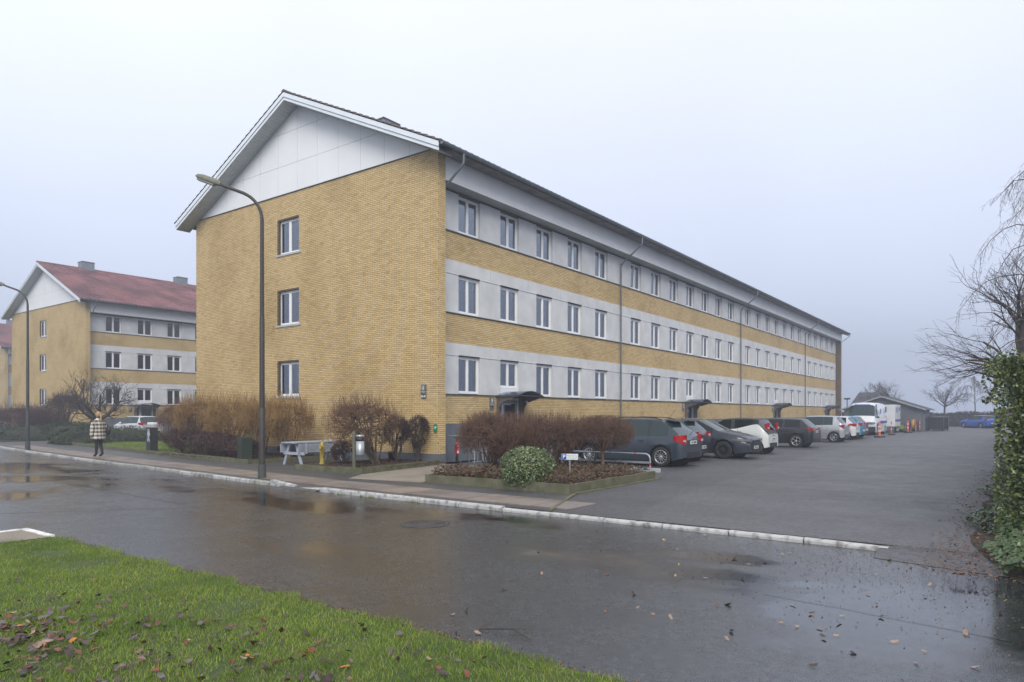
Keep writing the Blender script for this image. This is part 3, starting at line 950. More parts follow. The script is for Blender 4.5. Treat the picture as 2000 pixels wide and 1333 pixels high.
def np_tiles(V, rows, nc, sub, n, m):
    """regroup the sheet into one island per tile"""
    P = []
    F = []
    base = 0
    V = V.reshape(rows, 3, n, 3)
    cols = np.arange(nc)[:, None]*sub + np.arange(sub+1)[None, :]
    T = V[:, :, cols, :]                    # rows,3,nc,sub+1,3
    T = T.transpose(0, 2, 1, 3, 4)          # rows,nc,3,sub+1,3
    cnt = rows*nc
    k = 3*(sub+1)
    VV = T.reshape(-1, 3)
    fs = []
    for p in (0, 1):
        for j in range(sub):
            fs.append([p*(sub+1)+j, p*(sub+1)+j+1, (p+1)*(sub+1)+j+1, (p+1)*(sub+1)+j])
    b = (np.arange(cnt)*k)[:, None]
    FF = np.concatenate([b+np.array([f]) for f in fs], 0)
    return np_mesh('roof_tiles', VV, FF, m)

M['door_metal'] = mat('door_metal', (.33, .35, .37), .4, metal=.3)
M['wood_dark'] = mat('stained_cladding', (.10, .085, .075), .7, var=.3, vscale=8)
def entrance(root, x, lamps):
    e = empty('entrance', (x, FY, 0)); e.parent = root
    D = MB()
    # frame: jambs, head, side light, door leaf frame
    D.box(-.10, .10, 0, -.02, .2, 2.28); D.box(1.22, .10, 0, 1.30, .2, 2.28); D.box(-.02, .10, 2.16, 1.22, .2, 2.28)
    D.box(.22, .10, 0, .30, .2, 2.16)
    D.build('door_frame', M['white'], e)
    L_ = MB(); L_.box(.30, .11, 0.02, .40, .17, 2.15); L_.box(1.12, .11, .02, 1.22, .17, 2.15); L_.box(.40, .11, 2.03, 1.12, .17, 2.15); L_.box(.40, .11, .02, 1.12, .17, .35)
    L_.box(1.08, .06, .95, 1.10, .11, 1.25)
    L_.build('door', M['door_metal'], e)
    g = MB(); g.add([(.40, .14, .35), (1.12, .14, .35), (1.12, .14, 2.03), (.40, .14, 2.03)], [(0, 1, 2, 3)]); g.add([(-.02, .15, 0), (.22, .15, 0), (.22, .15, 2.16), (-.02, .15, 2.16)], [(0, 1, 2, 3)])
    g.build('door_pane', M['glass'], e)
    MB().box(-.12, .0, 0, -.10, .3, 2.3).box(1.30, .0, 0, 1.34, .3, 2.3).build('jamb_lining', M['wood_dark'], e)
    MB().box(-.3, -.9, 0, 1.5, .1, .06).build('step', M['sill'], e)
    # canopy: barrel-vaulted sheet on two solid side brackets
    c = MB(); n = 14; pts = []
    for i in range(n+1):
        t = i/n; xx = -.28+1.72*t; zz = 2.30+.20*math.sin(math.pi*t)**.9
        pts.append((xx, zz))
    vs = [(a, -1.02, b) for a, b in pts] + [(a, .0, b) for a, b in pts] + [(a, -1.02, b-.025) for a, b in pts] + [(a, .0, b-.025) for a, b in pts]
    m_ = n+1
    c.add(vs, [(i, i+1, m_+i+1, m_+i) for i in range(n)] + [(2*m_+i+1, 2*m_+i, 3*m_+i, 3*m_+i+1) for i in range(n)] + [(i, 2*m_+i, 2*m_+i+1, i+1) for i in range(n)], 0, False)
    c.build('canopy', M['acrylic'], e)
    MB().box(-.26, -1.0, 2.30, 1.42, -.96, 2.33).box(-.26, -.02, 2.26, 1.42, .0, 2.34).box(-.28, -1.0, 2.27, -.24, 0, 2.33).box(1.40, -1.0, 2.27, 1.44, 0, 2.33).build('canopy_frame', M['flash'], e)
    for xx in (-.24, 1.36):
        MB().prism([(.0, 2.28), (-.80, 2.28), (-.80, 2.22), (-.26, 2.07), (-.11, 1.85), (-.10, 0), (.0, 0)], xx, xx+.05, 'x').build('canopy_bracket', M['wood_dark'], e)
    MB().ellip((1.30, -.3, 2.1), (.05, .05, .05)).build('canopy_lamp', M['white'], e)
    if lamps:
        lamp = empty('house_lamp', (x-.55, FY-.005, 2.05)); lamp.parent = root
        lamp_parts(lamp)

def lamp_parts(lamp):
    MB().box(-.11, -.02, -.26, .11, 0, .20).build('lamp_plate', M['lamp_grey'], lamp)
    mb = MB(); n = 12
    # half dome hood and glass bowl
    for (z0, z1, r0, r1, m_) in ((0.0, .16, .10, .05, 0), (-.10, -.02, .06, .095, 1)):
        vs = []
        for zz, rr in ((z0, r0), ((z0+z1)/2, (r0+r1)/2*1.12), (z1, r1)):
            for k in range(n+1):
                t = math.pi*k/n; vs.append((rr*math.cos(t), -.02-rr*1.1*math.sin(t), zz))
        mb.add(vs, [(r*(n+1)+k, r*(n+1)+k+1, (r+1)*(n+1)+k+1, (r+1)*(n+1)+k) for r in (0, 1) for k in range(n)], m_, True)
        mb.add(vs[:n+1], [tuple(range(n+1))], m_); mb.add(vs[-(n+1):], [tuple(range(n+1))], m_)
    mb.build('lamp_head', [M['lamp_grey'], M['lamp_bowl']], lamp)
M['lamp_grey'] = mat('lamp_grey', (.13, .15, .18), .4, metal=.3)
M['lamp_bowl'] = mat('lamp_bowl', (.38, .38, .33), .3)
M['tile_dark2'] = island_mat('roof_tile_weathered', [(0.11, 0.065, 0.06), (0.08, 0.06, 0.058), (0.14, 0.075, 0.07), (0.06, 0.052, 0.052)], 0.65)
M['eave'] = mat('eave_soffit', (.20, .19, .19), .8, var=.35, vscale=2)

def brick_far_mat():
    m, nt, bs = new_mat('brick_far'); N, L = nt.nodes, nt.links
    geo = N.new('ShaderNodeNewGeometry'); sep = N.new('ShaderNodeSeparateXYZ'); L.new(geo.outputs['Position'], sep.inputs[0])
    nrm = N.new('ShaderNodeSeparateXYZ'); L.new(geo.outputs['Normal'], nrm.inputs[0])
    add = N.new('ShaderNodeMath'); add.operation = 'ADD'; L.new(sep.outputs['X'], add.inputs[0]); L.new(sep.outputs['Y'], add.inputs[1])
    cmb = N.new('ShaderNodeCombineXYZ'); L.new(add.outputs[0], cmb.inputs['X']); L.new(sep.outputs['Z'], cmb.inputs['Y'])
    bt = N.new('ShaderNodeTexBrick'); L.new(cmb.outputs[0], bt.inputs['Vector'])
    bt.inputs['Color1'].default_value = (.52, .38, .17, 1); bt.inputs['Color2'].default_value = (.60, .45, .21, 1); bt.inputs['Mortar'].default_value = (.17, .12, .06, 1)
    bt.inputs['Scale'].default_value = 1; bt.inputs['Brick Width'].default_value = .24; bt.inputs['Row Height'].default_value = .0667; bt.inputs['Mortar Size'].default_value = .006
    nz = N.new('ShaderNodeTexNoise'); nz.inputs['Scale'].default_value = .5; nz.inputs['Detail'].default_value = 6; L.new(geo.outputs['Position'], nz.inputs['Vector'])
    mr = N.new('ShaderNodeMapRange'); mr.inputs['From Min'].default_value = .45; mr.inputs['From Max'].default_value = .7; mr.inputs['To Max'].default_value = .6; L.new(nz.outputs['Fac'], mr.inputs['Value'])
    mx = N.new('ShaderNodeMix'); mx.data_type = 'RGBA'; mx.blend_type = 'MULTIPLY'; L.new(mr.outputs[0], mx.inputs[0]); L.new(bt.outputs['Color'], mx.inputs[6]); mx.inputs[7].default_value = (.6, .55, .45, 1)
    L.new(mx.outputs[2], bs.inputs['Base Color']); bs.inputs['Roughness'].default_value = .85
    return m
M['brick_far'] = brick_far_mat()

L_MAIN = 63.2
B1 = make_block((0, 0, 0), L_MAIN, (5, 7, 7, 5), 2, 'largest yellow brick apartment block, white gable, three storeys, cars parked along its long side', [1, 8, 15, 22], [4.1])
B2 = make_block((6.15, 41.2, 0), 31.6, (5, 7), 1, 'yellow brick block on the left with red tiled roof and two visible chimneys', [1, 8], [2.55, 10.7])
B3 = make_block((16.2, 89.5, 0), 14.2, (5,), 1, 'hazy yellow brick block cut by the left edge, beyond the other red-roofed block', [1], [2.55])
# lamp with the house numbers on the gable
hl = empty('house_lamp', (-.008, .64, 2.42), rz=-math.pi/2); hl.parent = B1
lamp_parts(hl)

def text_mesh(name, s, size, m, parent, loc, rot, ext=.002, bold=False, sx=1.0):
    cu = bpy.data.curves.new(name, 'FONT'); cu.body = s; cu.size = size; cu.extrude = ext; cu.align_x = 'CENTER'; cu.align_y = 'CENTER'
    if bold: cu.offset = size*.02
    cu.resolution_u = 2
    tmp = bpy.data.objects.new('t', cu); col.objects.link(tmp)
    dg = bpy.context.evaluated_depsgraph_get()
    me = bpy.data.meshes.new_from_object(tmp.evaluated_get(dg))
    bpy.data.objects.remove(tmp)
    me.materials.clear(); me.materials.append(m)
    o = link(name, me, parent, loc); o.rotation_euler = rot; o.scale = (sx, 1, 1)
    return o
M['ink_white'] = mat('white_lettering', (.8, .8, .8), .5)
M['ink_dark'] = mat('dark_lettering', (.03, .03, .04), .5)
M['ink_blue'] = mat('blue_print', (.015, .06, .33), .4)
text_mesh('numbers', '35-41', .095, M['ink_white'], hl, (0, -.024, -.2), (R(90), 0, 0), bold=True)
# ================================================================== VEHICLES
def interp(pts, s):
    if s <= pts[0][0]: return pts[0][1]
    for (a, b) in zip(pts[:-1], pts[1:]):
        if s <= b[0]:
            t = (s-a[0])/(b[0]-a[0]); return a[1]+(b[1]-a[1])*t
    return pts[-1][1]
def smooth_interp(pts, s, w=.05):
    return (interp(pts, s-w)+interp(pts, s-w/3)+interp(pts, s)+interp(pts, s+w/3)+interp(pts, s+w))/5

def paint(name, c, metal=.4, rough=.35):
    return mat(name, c, rough, metal=metal, coat=.5, spec=.4, dirt=tuple(x*.75+.02 for x in c), dscale=1.6, damt=.5)
M['car_glass'] = mat('car_glass', (.008, .012, .013), .04, spec=.35)
M['car_glass_l'] = mat('car_glass_light', (.016, .034, .036), .04, spec=.5)
M['tail_red'] = mat('tail_lamp_red', (.38, .008, .012), .12, coat=1)
M['tail_white'] = mat('lamp_clear', (.55, .56, .58), .1, coat=1)
M['head_clear'] = mat('headlamp_glass', (.16, .17, .18), .08, coat=1)
M['rim'] = mat('alloy_rim', (.52, .53, .55), .3, metal=.7)
M['rim_dark'] = mat('steel_rim', (.02, .02, .022), .5)
M['plate'] = mat('number_plate', (.62, .62, .62), .4)
M['arch'] = mat('wheel_arch', (.008, .008, .009), .9)
M['chrome'] = mat('chrome', (.6, .62, .64), .15, metal=1)

def wheel_meshes(r, w, style, n=12):
    t = MB(); t.lathe([(r*.64, -w/2+.005), (r*.70, -w/2), (r*.93, -w/2+.005), (r, -w/2+.03), (r, w/2-.03), (r*.93, w/2-.005), (r*.70, w/2), (r*.64, w/2-.01)], n=28, axis='x', caps=False)
    rim = MB(); ro = r*.66
    # barrel + spokes, outer side at x = +w/2
    rim.lathe([(ro*.90, -w/2), (ro, w/2-.03), (ro, w/2-.004), (ro*.93, w/2-.004), (ro*.90, w/2-.03), (ro*.86, -w/2)], n=28, axis='x', caps=False)
    rim.lathe([(.001, w/2-.02), (ro*.20, w/2-.02), (ro*.24, w/2-.045), (ro*.24, w/2-.07)], n=12, axis='x', m=0)
    back = MB(); back.lathe([(.001, w/2-.09), (ro*.97, w/2-.09)], n=24, axis='x', m=0)
    for k in range(n):
        a = 2*math.pi*k/n
        for da in ((-.07, .07) if style == 'double' else (0,)):
            a2 = a+da
            wd = ro*(.085 if n > 8 else .16)*(1.0 if style != 'double' else .7)
            p0 = Vector((w/2-.03, math.cos(a)*ro*.18, math.sin(a)*ro*.18)); p1 = Vector((w/2-.018, math.cos(a2)*ro*.95, math.sin(a2)*ro*.95))
            rim.bar(p0, p1, .022, wd, 0, up=Vector((0, -math.sin(a), math.cos(a))))
    return t, rim, back

def make_car(name, label, cat, loc, rz, P, group='cars parked along the apartment block'):
    root = empty(name, loc, rz, label=label, cat=cat, group=group)
    L, W, H = P['L'], P['W'], P['H']; hw = W/2
    top, belt = P['top'], P['belt']; zb = P.get('zb', .2)
    s1, s2 = P['wheels']; r = P['r']; ra = r*1.17
    S = set(np.round(np.linspace(0, L, 46), 3).tolist())
    S |= {0, .03, .08, .15, L-.03, L-.08, L-.15, L}
    for sw in (s1, s2):
        for k in range(11): S.add(round(sw+ra*math.cos(math.pi*k/10), 3))
    for q in P.get('pillars', []) + list(P['glass']) + list(P['rear']) + list(P['wind']): S.add(round(q, 3))
    S = sorted(x for x in S if 0 <= x <= L)
    S = [x for i, x in enumerate(S) if i == 0 or x-S[i-1] > .012]
    def plan(s):
        e = min(s/.28, 1); f = min((L-s)/.55, 1)
        return hw*(1-.13*(1-e)**2)*(1-.20*(1-f)**2)
    rings = []
    for s in S:
        w = plan(s); tb = smooth_interp(belt, s, .06); tt = smooth_interp(top, s, .05)
        tt = max(tt, tb+.02); h = tt-tb
        arch = 0
        for sw in (s1, s2):
            d = s-sw
            if abs(d) <= ra: arch = max(arch, r*.98+math.sqrt(max(ra*ra-d*d, 0))*1.0)
        lift = .10*max(0, 1-s/.35)+.06*max(0, 1-(L-s)/.5)
        z0 = zb+lift
        zA = max(z0, arch)
        g = lambda f: z0+(tb-z0)*f
        z2, z3, z4 = g(.35), g(.66), g(.90)
        z2 = max(z2, zA+.015); z3 = max(z3, z2+.04); z4 = max(z4, z3+.04)
        flare = .018 if arch > z0 else 0
        tum = P.get('tumble', .34)
        ring = [(w*.90, zA if arch > z0 else z0), (w*.985+flare, zA), (w*1.0+flare, z2), (w*.995+flare*.5, z3), (w*.965, z4), (w*.925, tb),
                (w*.925-h*.90*tum-.01, tb+h*.90), (w*.80-h*tum*1.0, tb+h*.985), (w*.4-h*.12, tb+h*.998+.012), (0, tt+.018)]
        rings.append(ring)
    K = len(rings[0])
    body = MB(); gl = MB(); groups = {}
    vsR = [(x, s, z) for s, rg in zip(S, rings) for x, z in rg]
    vsL = [(-x, s, z) for s, rg in zip(S, rings) for x, z in rg]
    g0, g1 = P['glass']; r0, r1 = P['rear']; w0, w1 = P['wind']
    faces = {'body': [], 'side': {}, 'rear': [], 'wind': [], 'black': []}
    pil = P.get('pillars', [])
    for i in range(len(S)-1):
        sm = (S[i]+S[i+1])/2
        for k in range(K-1):
            q = (i*K+k, (i+1)*K+k, (i+1)*K+k+1, i*K+k+1)
            hh = [rings[i][k][1], rings[i+1][k][1]]
            tt = smooth_interp(top, sm, .05)-smooth_interp(belt, sm, .06)
            tag = 'body'
            if k == 5 and g0 < sm < g1 and tt > .06:
                near = [p for p in pil if abs(p-sm) < .05]
                tag = 'black' if near else ('side', sum(1 for p in pil if p < sm))
            elif k >= 6 and r0 < sm < r1: tag = 'rear'
            elif k >= 6 and w0 < sm < w1: tag = 'wind'
            elif k <= 0: tag = 'black'
            elif P.get('black_roof') and k >= 5: tag = 'black'
            if isinstance(tag, tuple): faces['side'].setdefault(tag[1], []).append(q)
            else: faces[tag].append(q)
    def mk(nm, fl, m, rev=True, smooth=True, parent=root, off=0):
        mb = MB(); b = {}
        for sgn, vs in ((1, vsR), (-1, vsL)):
            mp = {}
            for f in fl:
                ids = []
                for vi in f:
                    if vi not in mp: mp[vi] = len(mb.v); mb.v.append(vs[vi])
                    ids.append(mp[vi])
                if sgn == 1: ids = ids[::1]
                else: ids = ids[::-1]
                mb.f.append(tuple(ids)); mb.m.append(0); mb.s.append(smooth)
        return mb
    pm = P['paint']
    bm = mk('body', faces['body'], pm)
    # caps
    for idx, fl in ((0, 1), (len(S)-1, 0)):
        rg = rings[idx]; s = S[idx]
        poly = [(x, s, z) for x, z in rg] + [(-x, s, z) for x, z in rg[:-1][::-1]]
        bm.add(poly, [tuple(range(len(poly)))], 0)
    body = bm.build('body', pm, root)
    mk('trim', faces['black'], M['black']).build('trim', M['black'], root)
    gm = P.get('gmat', M['car_glass'])
    for k, fl in faces['side'].items(): mk('side_window', fl, gm).build('side_window', gm, root)
    if faces['rear']: mk('rear_window', faces['rear'], gm).build('rear_window', P.get('gmat2', gm), root)
    if faces['wind']: mk('windscreen', faces['wind'], gm).build('windscreen', P.get('gmat2', gm), root)
    # underbody
    MB().box(-hw*.66, .35, zb+.0, hw*.66, L-.35, .62).build('underbody', M['arch'], root)
    for sw in (s1, s2):
        mb = MB(); mb.lathe([(ra*1.02, -hw*.9), (ra*1.02, hw*.9)], c=(0, sw, r), n=20, axis='x')
        mb.f = [f for f in mb.f if len(f) == 4]; mb.m = [0]*len(mb.f); mb.s = [True]*len(mb.f)
        mb.build('wheel_well', M['arch'], root)
    # wheels
    ww = .20
    t, rim, back = wheel_meshes(r, ww, P.get('rim_style', 'single'), P.get('spokes', 12))
    key = (round(r, 3), P.get('rim_style', 'single'), P.get('spokes', 12), P.get('rim', 'rim'))
    tm, rm, bk = t.mesh('tyre', M['rubber']), rim.mesh('rim', M[P.get('rim', 'rim')]), back.mesh('brake', M['arch'])
    for sw in (s1, s2):
        for sgn in (1, -1):
            wh = empty('wheel', (sgn*(hw-ww/2-.015), sw, r), 0 if sgn == 1 else math.pi); wh.parent = root
            link('tyre', tm, wh); link('rim', rm, wh); link('brake', bk, wh)
    # lights
    def wrap(z0, z1, s_in, x_in, end, m, off=.012, nm='tail_light', clip=None, z0b=None, z1b=None):
        out = []
        for sgn in (1, -1):
            E = (lambda s: s) if end == 'rear' else (lambda s: L-s)
            pl = []
            n = 7
            pl.append((x_in, E(-off)));
            pl.append((plan(E(0))*.985+off*.3, E(-off)))
            for i in range(1, n+1):
                s = s_in*i/n; pl.append((plan(E(s))*.992+off, E(s)))
            inn = [(max(x-.06, .05), y+(.05 if end == 'rear' else -.05)) for x, y in pl][::-1]
            poly = [(sgn*x, y) for x, y in pl+inn]
            mb = MB(); N_ = len(poly)
            # sloping top and bottom towards the inner end
            def zz(j, lo):
                fr = 0 if j in (0, N_-1) else 1
                q_ = min(max(poly[j][1] if end == 'rear' else L-poly[j][1], 0)/s_in, 1)
                if lo: return (z0+(z1-z0)*.42*q_) if fr else (z0b if z0b is not None else z0)
                return (z1-(z1-z0)*.12*q_) if fr else (z1b if z1b is not None else z1)
            vs = [(x, y, zz(j, True)) for j, (x, y) in enumerate(poly)] + [(x, y, zz(j, False)) for j, (x, y) in enumerate(poly)]
            fs = [tuple(range(N_))[::-1], tuple(range(N_, 2*N_))]+[(i, (i+1) % N_, N_+(i+1) % N_, N_+i) for i in range(N_)]
            if sgn < 0: fs = [f[::-1] for f in fs]
            mb.add(vs, fs, 0, False)
            out.append(mb.build(nm, m, root))
        return out
    tl = P.get('tail', (.82, 1.05, .30, .48))
    if tl:
        ls = wrap(tl[0], tl[1], tl[2], hw*tl[3], 'rear', M['tail_red'], z0b=tl[0]+.05)
        zc = tl[0]+(tl[1]-tl[0])*.38
        for sgn, l in zip((1, -1), ls):
            MB().box(sgn*hw*(tl[3]+.08), -.015, zc-.03, sgn*hw*(tl[3]+.30), 0, zc+.04).build('reversing_lens', M['tail_white'], l)
    hl_ = P.get('head', (.62, .76, .55, .5))
    wrap(hl_[0], hl_[1], hl_[2], hw*hl_[3], 'front', M['head_clear'], nm='headlight')
    # plates, bumper lines, handles, seams, mirrors
    zp = P.get('plate', .72)
    def plate(yy, zc, face):
        p = MB().box(-.26, yy-.012, zc-.055, .26, yy+.012, zc+.055).build('number_plate', M['plate'], root)
        for i, xx in enumerate((-.17, -.11, .0, .055, .11, .165)):
            MB().box(xx-.018, yy-.015, zc-.03, xx+.018, yy+.015, zc+.03).build('plate_character', M['ink_dark'], p) if P.get('near') else None
    plate(-.004, zp, 0); plate(L+.004, .42, 1)
    MB().box(-hw*.62, -.012, zb+.08, hw*.62, .05, zb+.26).build('bumper_insert', M['black'], root)
    MB().box(-hw*.6, L-.06, zb+.08, hw*.6, L+.012, zb+.34).box(-hw*.45, L-.05, .56, hw*.45, L+.014, .68).build('grille', M['black'], root)
    zr = interp(belt, .2)-.05
    MB().box(-.07, -.02, zp+.12, .07, 0.005, zp+.15).build('boot_handle', M['chrome'] if P.get('near') else M['black'], root)
    for sgn in (1, -1):
        for sh in P.get('handles', []):
            zh = interp(belt, sh)-.13
            MB().box(sgn*(hw*.985-.0), sh-.09, zh-.014, sgn*(hw*.985+.028), sh+.09, zh+.014).build('door_handle', P.get('hm', pm), root)
        ms = g1-.32; zm = interp(belt, ms)+.06
        MB().ellip((sgn*(hw+.07), ms, zm), (.11, .07, .075), 10, 6).build('door_mirror', P.get('mm', pm), root)
        sm_ = MB()
        for ss in P.get('seams', []):
            i = min(range(len(S)), key=lambda j: abs(S[j]-ss)); rg = rings[i]
            for k in range(1, 5):
                a, b = rg[k], rg[k+1]
                sm_.bar((sgn*(a[0]+.001), S[i], a[1]), (sgn*(b[0]+.001), S[i], b[1]), .010, .004, up=(1, 0, 0))
        if sm_.v: sm_.build('door_seam', M['black'], root)
        if P.get('chrome_line'):
            cl = MB(); ids = [j for j, s in enumerate(S) if g0+.05 < s < g1-.1]
            for j0, j1 in zip(ids[:-1], ids[1:]):
                a, b = rings[j0][5], rings[j1][5]
                cl.bar((sgn*(a[0]+.004), S[j0], a[1]), (sgn*(b[0]+.004), S[j1], b[1]), .012, .02)
            cl.build('window_trim', M['chrome'], root)
    if P.get('rails'):
        for sgn in (1, -1):
            pts = []
            for j in range(9):
                s = P['rails'][0]+(P['rails'][1]-P['rails'][0])*j/8
                zt = smooth_interp(top, s, .05); pts.append((sgn*(hw*.64), s, zt+(.045 if 0 < j < 8 else .0)))
            MB().tube(pts, .016, 6).build('roof_rail', M['black'], root)
    if P.get('spoiler'):
        s, w_, th = P['spoiler']; zt = interp(top, s+.25)
        MB().prism([(s-.12, zt-.035), (s+.2, zt-.0), (s+.2, zt+.022), (s-.10, zt-.015)], -w_, w_, 'x').build('roof_spoiler', P.get('spm', M['black']), root)
    if P.get('antenna'):
        s = P['antenna']; zt = interp(top, s)
        MB().tube([(0, s, zt), (0, s-.28, zt+.34)], [.006, .003], 5).build('antenna', M['black'], root)
    if P.get('wiper'):
        s, z = P['wiper']
        MB().bar((0.0, s-.03, z), (.42, s+.06, z+.08), .012, .02).build('rear_wiper', M['black'], root)
    return root

def hatch(L, H, belt_z, rear_glass=(.18, .52), hood=.98, cowl=3.0, roof_s=(.55, 2.3), tail_z=.98, drop=.04):
    """generic silhouette for a small hatchback, nose at s = L"""
    top = [(0, tail_z-.12), (.04, tail_z-.02), (rear_glass[0], tail_z+.06), (rear_glass[1], H-.035), (roof_s[0]+.35, H-.01), ((roof_s[0]+roof_s[1])/2+.15, H), (roof_s[1], H-.03), (cowl, hood), (L-.35, hood-.17), (L-.08, hood-.30), (L, hood-.42)]
    belt = [(0, tail_z-.16), (.04, tail_z-.06), (rear_glass[0], belt_z+.02), (1.0, belt_z+.01), (cowl-.1, belt_z-.06), (cowl+.2, hood-.07), (L-.35, hood-.24), (L-.05, hood-.36), (L, hood-.46)]
    return top, belt

def put_car(name, label, cat, x0, yr, P, nose_in=True, group='cars parked along the apartment block', rz=None):
    L, W = P['L'], P['W']
    if rz is not None: return make_car(name, label, cat, (x0, yr, 0), rz, P, group)
    if nose_in: return make_car(name, label, cat, (x0+W/2, yr, 0), 0, P, group)
    return make_car(name, label, cat, (x0+W/2, yr+L, 0), math.pi, P, group)

# estate car, nearest
H_ = 1.50
top = [(0, .80), (.05, .90), (.12, .97), (.62, 1.40), (.80, 1.455), (1.3, 1.485), (2.0, 1.50), (2.55, 1.47), (3.30, 1.02), (3.9, .86), (4.15, .72), (4.24, .58)]
belt = [(0, .76), (.05, .86), (.12, .93), (.6, .955), (2.0, .93), (3.2, .90), (3.45, .93), (3.9, .80), (4.15, .66), (4.24, .54)]
put_car('estate_car', 'slate blue-grey estate car with roof rails, nearest the planted bed', 'car', 3.32, -6.95, dict(
    L=4.24, W=1.66, H=1.50, top=top, belt=belt, wheels=(.74, 3.28), r=.315, glass=(.52, 3.0), pillars=[1.18, 2.1], rear=(.13, .60), wind=(2.58, 3.26),
    paint=paint('slate_paint', (.038, .052, .070)), gmat=M['car_glass_l'], tail=(.70, 1.0, .30, .66), spokes=12, rails=(.8, 2.5), spoiler=(.52, .52, .02), antenna=.85, plate=.76,
    handles=[1.42, 2.3], seams=[1.20, 2.12, 3.05], near=True, wiper=(.14, 1.0)))
t, b = hatch(3.95, 1.46, .93, (.14, .50), hood=.98, cowl=2.95)
put_car('hatchback_car', 'dark blue hatchback between the slate estate and the car parked nose outwards', 'car', 5.72, -6.35, dict(
    L=3.95, W=1.66, H=1.46, top=t, belt=b, wheels=(.62, 3.10), r=.30, glass=(.5, 2.8), pillars=[1.15, 1.95], rear=(.15, .48), wind=(2.32, 2.92),
    paint=paint('navy_paint', (.018, .026, .042)), tail=(.84, 1.03, .28, .50), spokes=7, plate=.50, spoiler=(.40, .5, .02), antenna=.8, handles=[1.3, 2.1], seams=[1.17, 1.97, 2.8], near=True, gmat2=M['car_glass_l'], wiper=(.16, 1.02)))
top = [(0, .9), (.05, 1.0), (.2, 1.05), (.65, 1.36), (1.2, 1.44), (2.0, 1.46), (2.4, 1.42), (3.20, 1.0), (3.9, .87), (4.18, .77), (4.30, .60)]
belt = [(0, .86), (.05, .92), (.2, .98), (1.2, .96), (3.1, .90), (3.35, .92), (3.9, .80), (4.18, .68), (4.30, .55)]
put_car('saloon_car', 'dark blue-grey car parked nose outwards with black steel wheels', 'car', 8.31, -7.35, dict(
    L=4.30, W=1.80, H=1.46, top=top, belt=belt, wheels=(.72, 3.38), r=.325, glass=(.4, 2.95), pillars=[1.1, 2.0], rear=(.22, .6), wind=(2.43, 3.18), head=(.64, .735, .60, .55),
    paint=paint('steel_blue_paint', (.022, .029, .042)), rim='rim_dark', spokes=9, handles=[1.3, 2.2], seams=[1.12, 2.02, 2.95], near=True, gmat2=M['car_glass_l'], plate=.8), nose_in=False)
t, b = hatch(3.45, 1.46, .99, (.10, .42), hood=.98, cowl=2.62, roof_s=(.45, 1.9), tail_z=.90)
b = [(0, .74), (.04, .84), (.12, .92), (.40, 1.22), (.62, 1.20), (1.3, 1.03), (2.5, .93), (2.75, .91), (3.1, .76), (3.4, .6), (3.45, .5)]
put_car('city_car', 'small white city car with black roof and tall slanted rear lamps', 'car', 11.9, -7.0, dict(
    L=3.45, W=1.60, H=1.46, top=t, belt=b, wheels=(.50, 2.84), r=.29, glass=(.38, 2.5), pillars=[1.45], rear=(.10, .40), wind=(1.95, 2.6), black_roof=True,
    paint=paint('cream_white_paint', (.62, .64, .62), metal=0), rim='rim_dark', tail=(.93, 1.28, .10, .70), plate=.62, handles=[1.15], seams=[1.2, 2.4], near=True, head=(.6, .75, .5, .5)))
t, b = hatch(4.29, 1.43, .95, (.20, .60), hood=.97, cowl=3.25, roof_s=(.7, 2.5), tail_z=.97)
put_car('hatchback_car', 'black hatchback with chrome window line between the white city car and the silver one', 'car', 18.55, -7.2, dict(
    L=4.29, W=1.78, H=1.43, top=t, belt=b, wheels=(.78, 3.46), r=.32, glass=(.62, 3.1), pillars=[1.35, 2.1], rear=(.2, .56), wind=(2.55, 3.2), chrome_line=True,
    paint=paint('black_paint', (.010, .011, .013), metal=.1), tail=(.83, .96, .30, .50), spokes=5, rim_style='double', plate=.78, handles=[1.5, 2.3], seams=[1.4, 2.15, 3.05], near=True))
t, b = hatch(3.75, 1.53, .98, (.16, .48), hood=1.02, cowl=2.85, roof_s=(.55, 2.1), tail_z=1.0)
silver = paint('silver_paint', (.42, .44, .46), metal=.55)
put_car('hatchback_car', 'silver hatchback with round-ended side glass, beyond the black one', 'car', 26.4, -7.1, dict(
    L=3.75, W=1.70, H=1.53, top=t, belt=b, wheels=(.55, 3.01), r=.29, glass=(.62, 2.75), pillars=[1.15, 1.95], rear=(.16, .45), wind=(2.15, 2.8), paint=silver, gmat=M['car_glass_l'],
    tail=(.80, 1.02, .22, .66), spokes=6, plate=.5, handles=[1.3, 2.1], seams=[1.2, 2.0, 2.75], near=True))
t, b = hatch(3.8, 1.48, .96, (.16, .50), hood=.98, cowl=2.9)
small = dict(L=3.8, W=1.66, H=1.48, top=t, belt=b, wheels=(.58, 3.0), r=.29, glass=(.55, 2.75), pillars=[1.15, 1.95], rear=(.16, .48), wind=(2.3, 2.85), tail=(.85, 1.05, .3, .5), spokes=7, plate=.55, handles=[1.3], seams=[1.2, 2.0])
put_car('hatchback_car', 'white small hatchback squeezed between the silver and the turquoise cars', 'car', 30.4, -7.0, dict(small, paint=paint('white_paint', (.6, .61, .62), metal=0)))
put_car('hatchback_car', 'bright turquoise hatchback near the white van', 'car', 32.75, -6.95, dict(small, H=1.5, paint=paint('turquoise_paint', (.0, .22, .40), metal=.3)))
put_car('hatchback_car', 'dark grey hatchback last in the row, half hidden by the turquoise one', 'car', 35.1, -6.75, dict(small, paint=paint('grey_paint', (.05, .05, .055))))
t, b = hatch(4.4, 1.45, .96, (.25, .75), hood=.98, cowl=3.3)
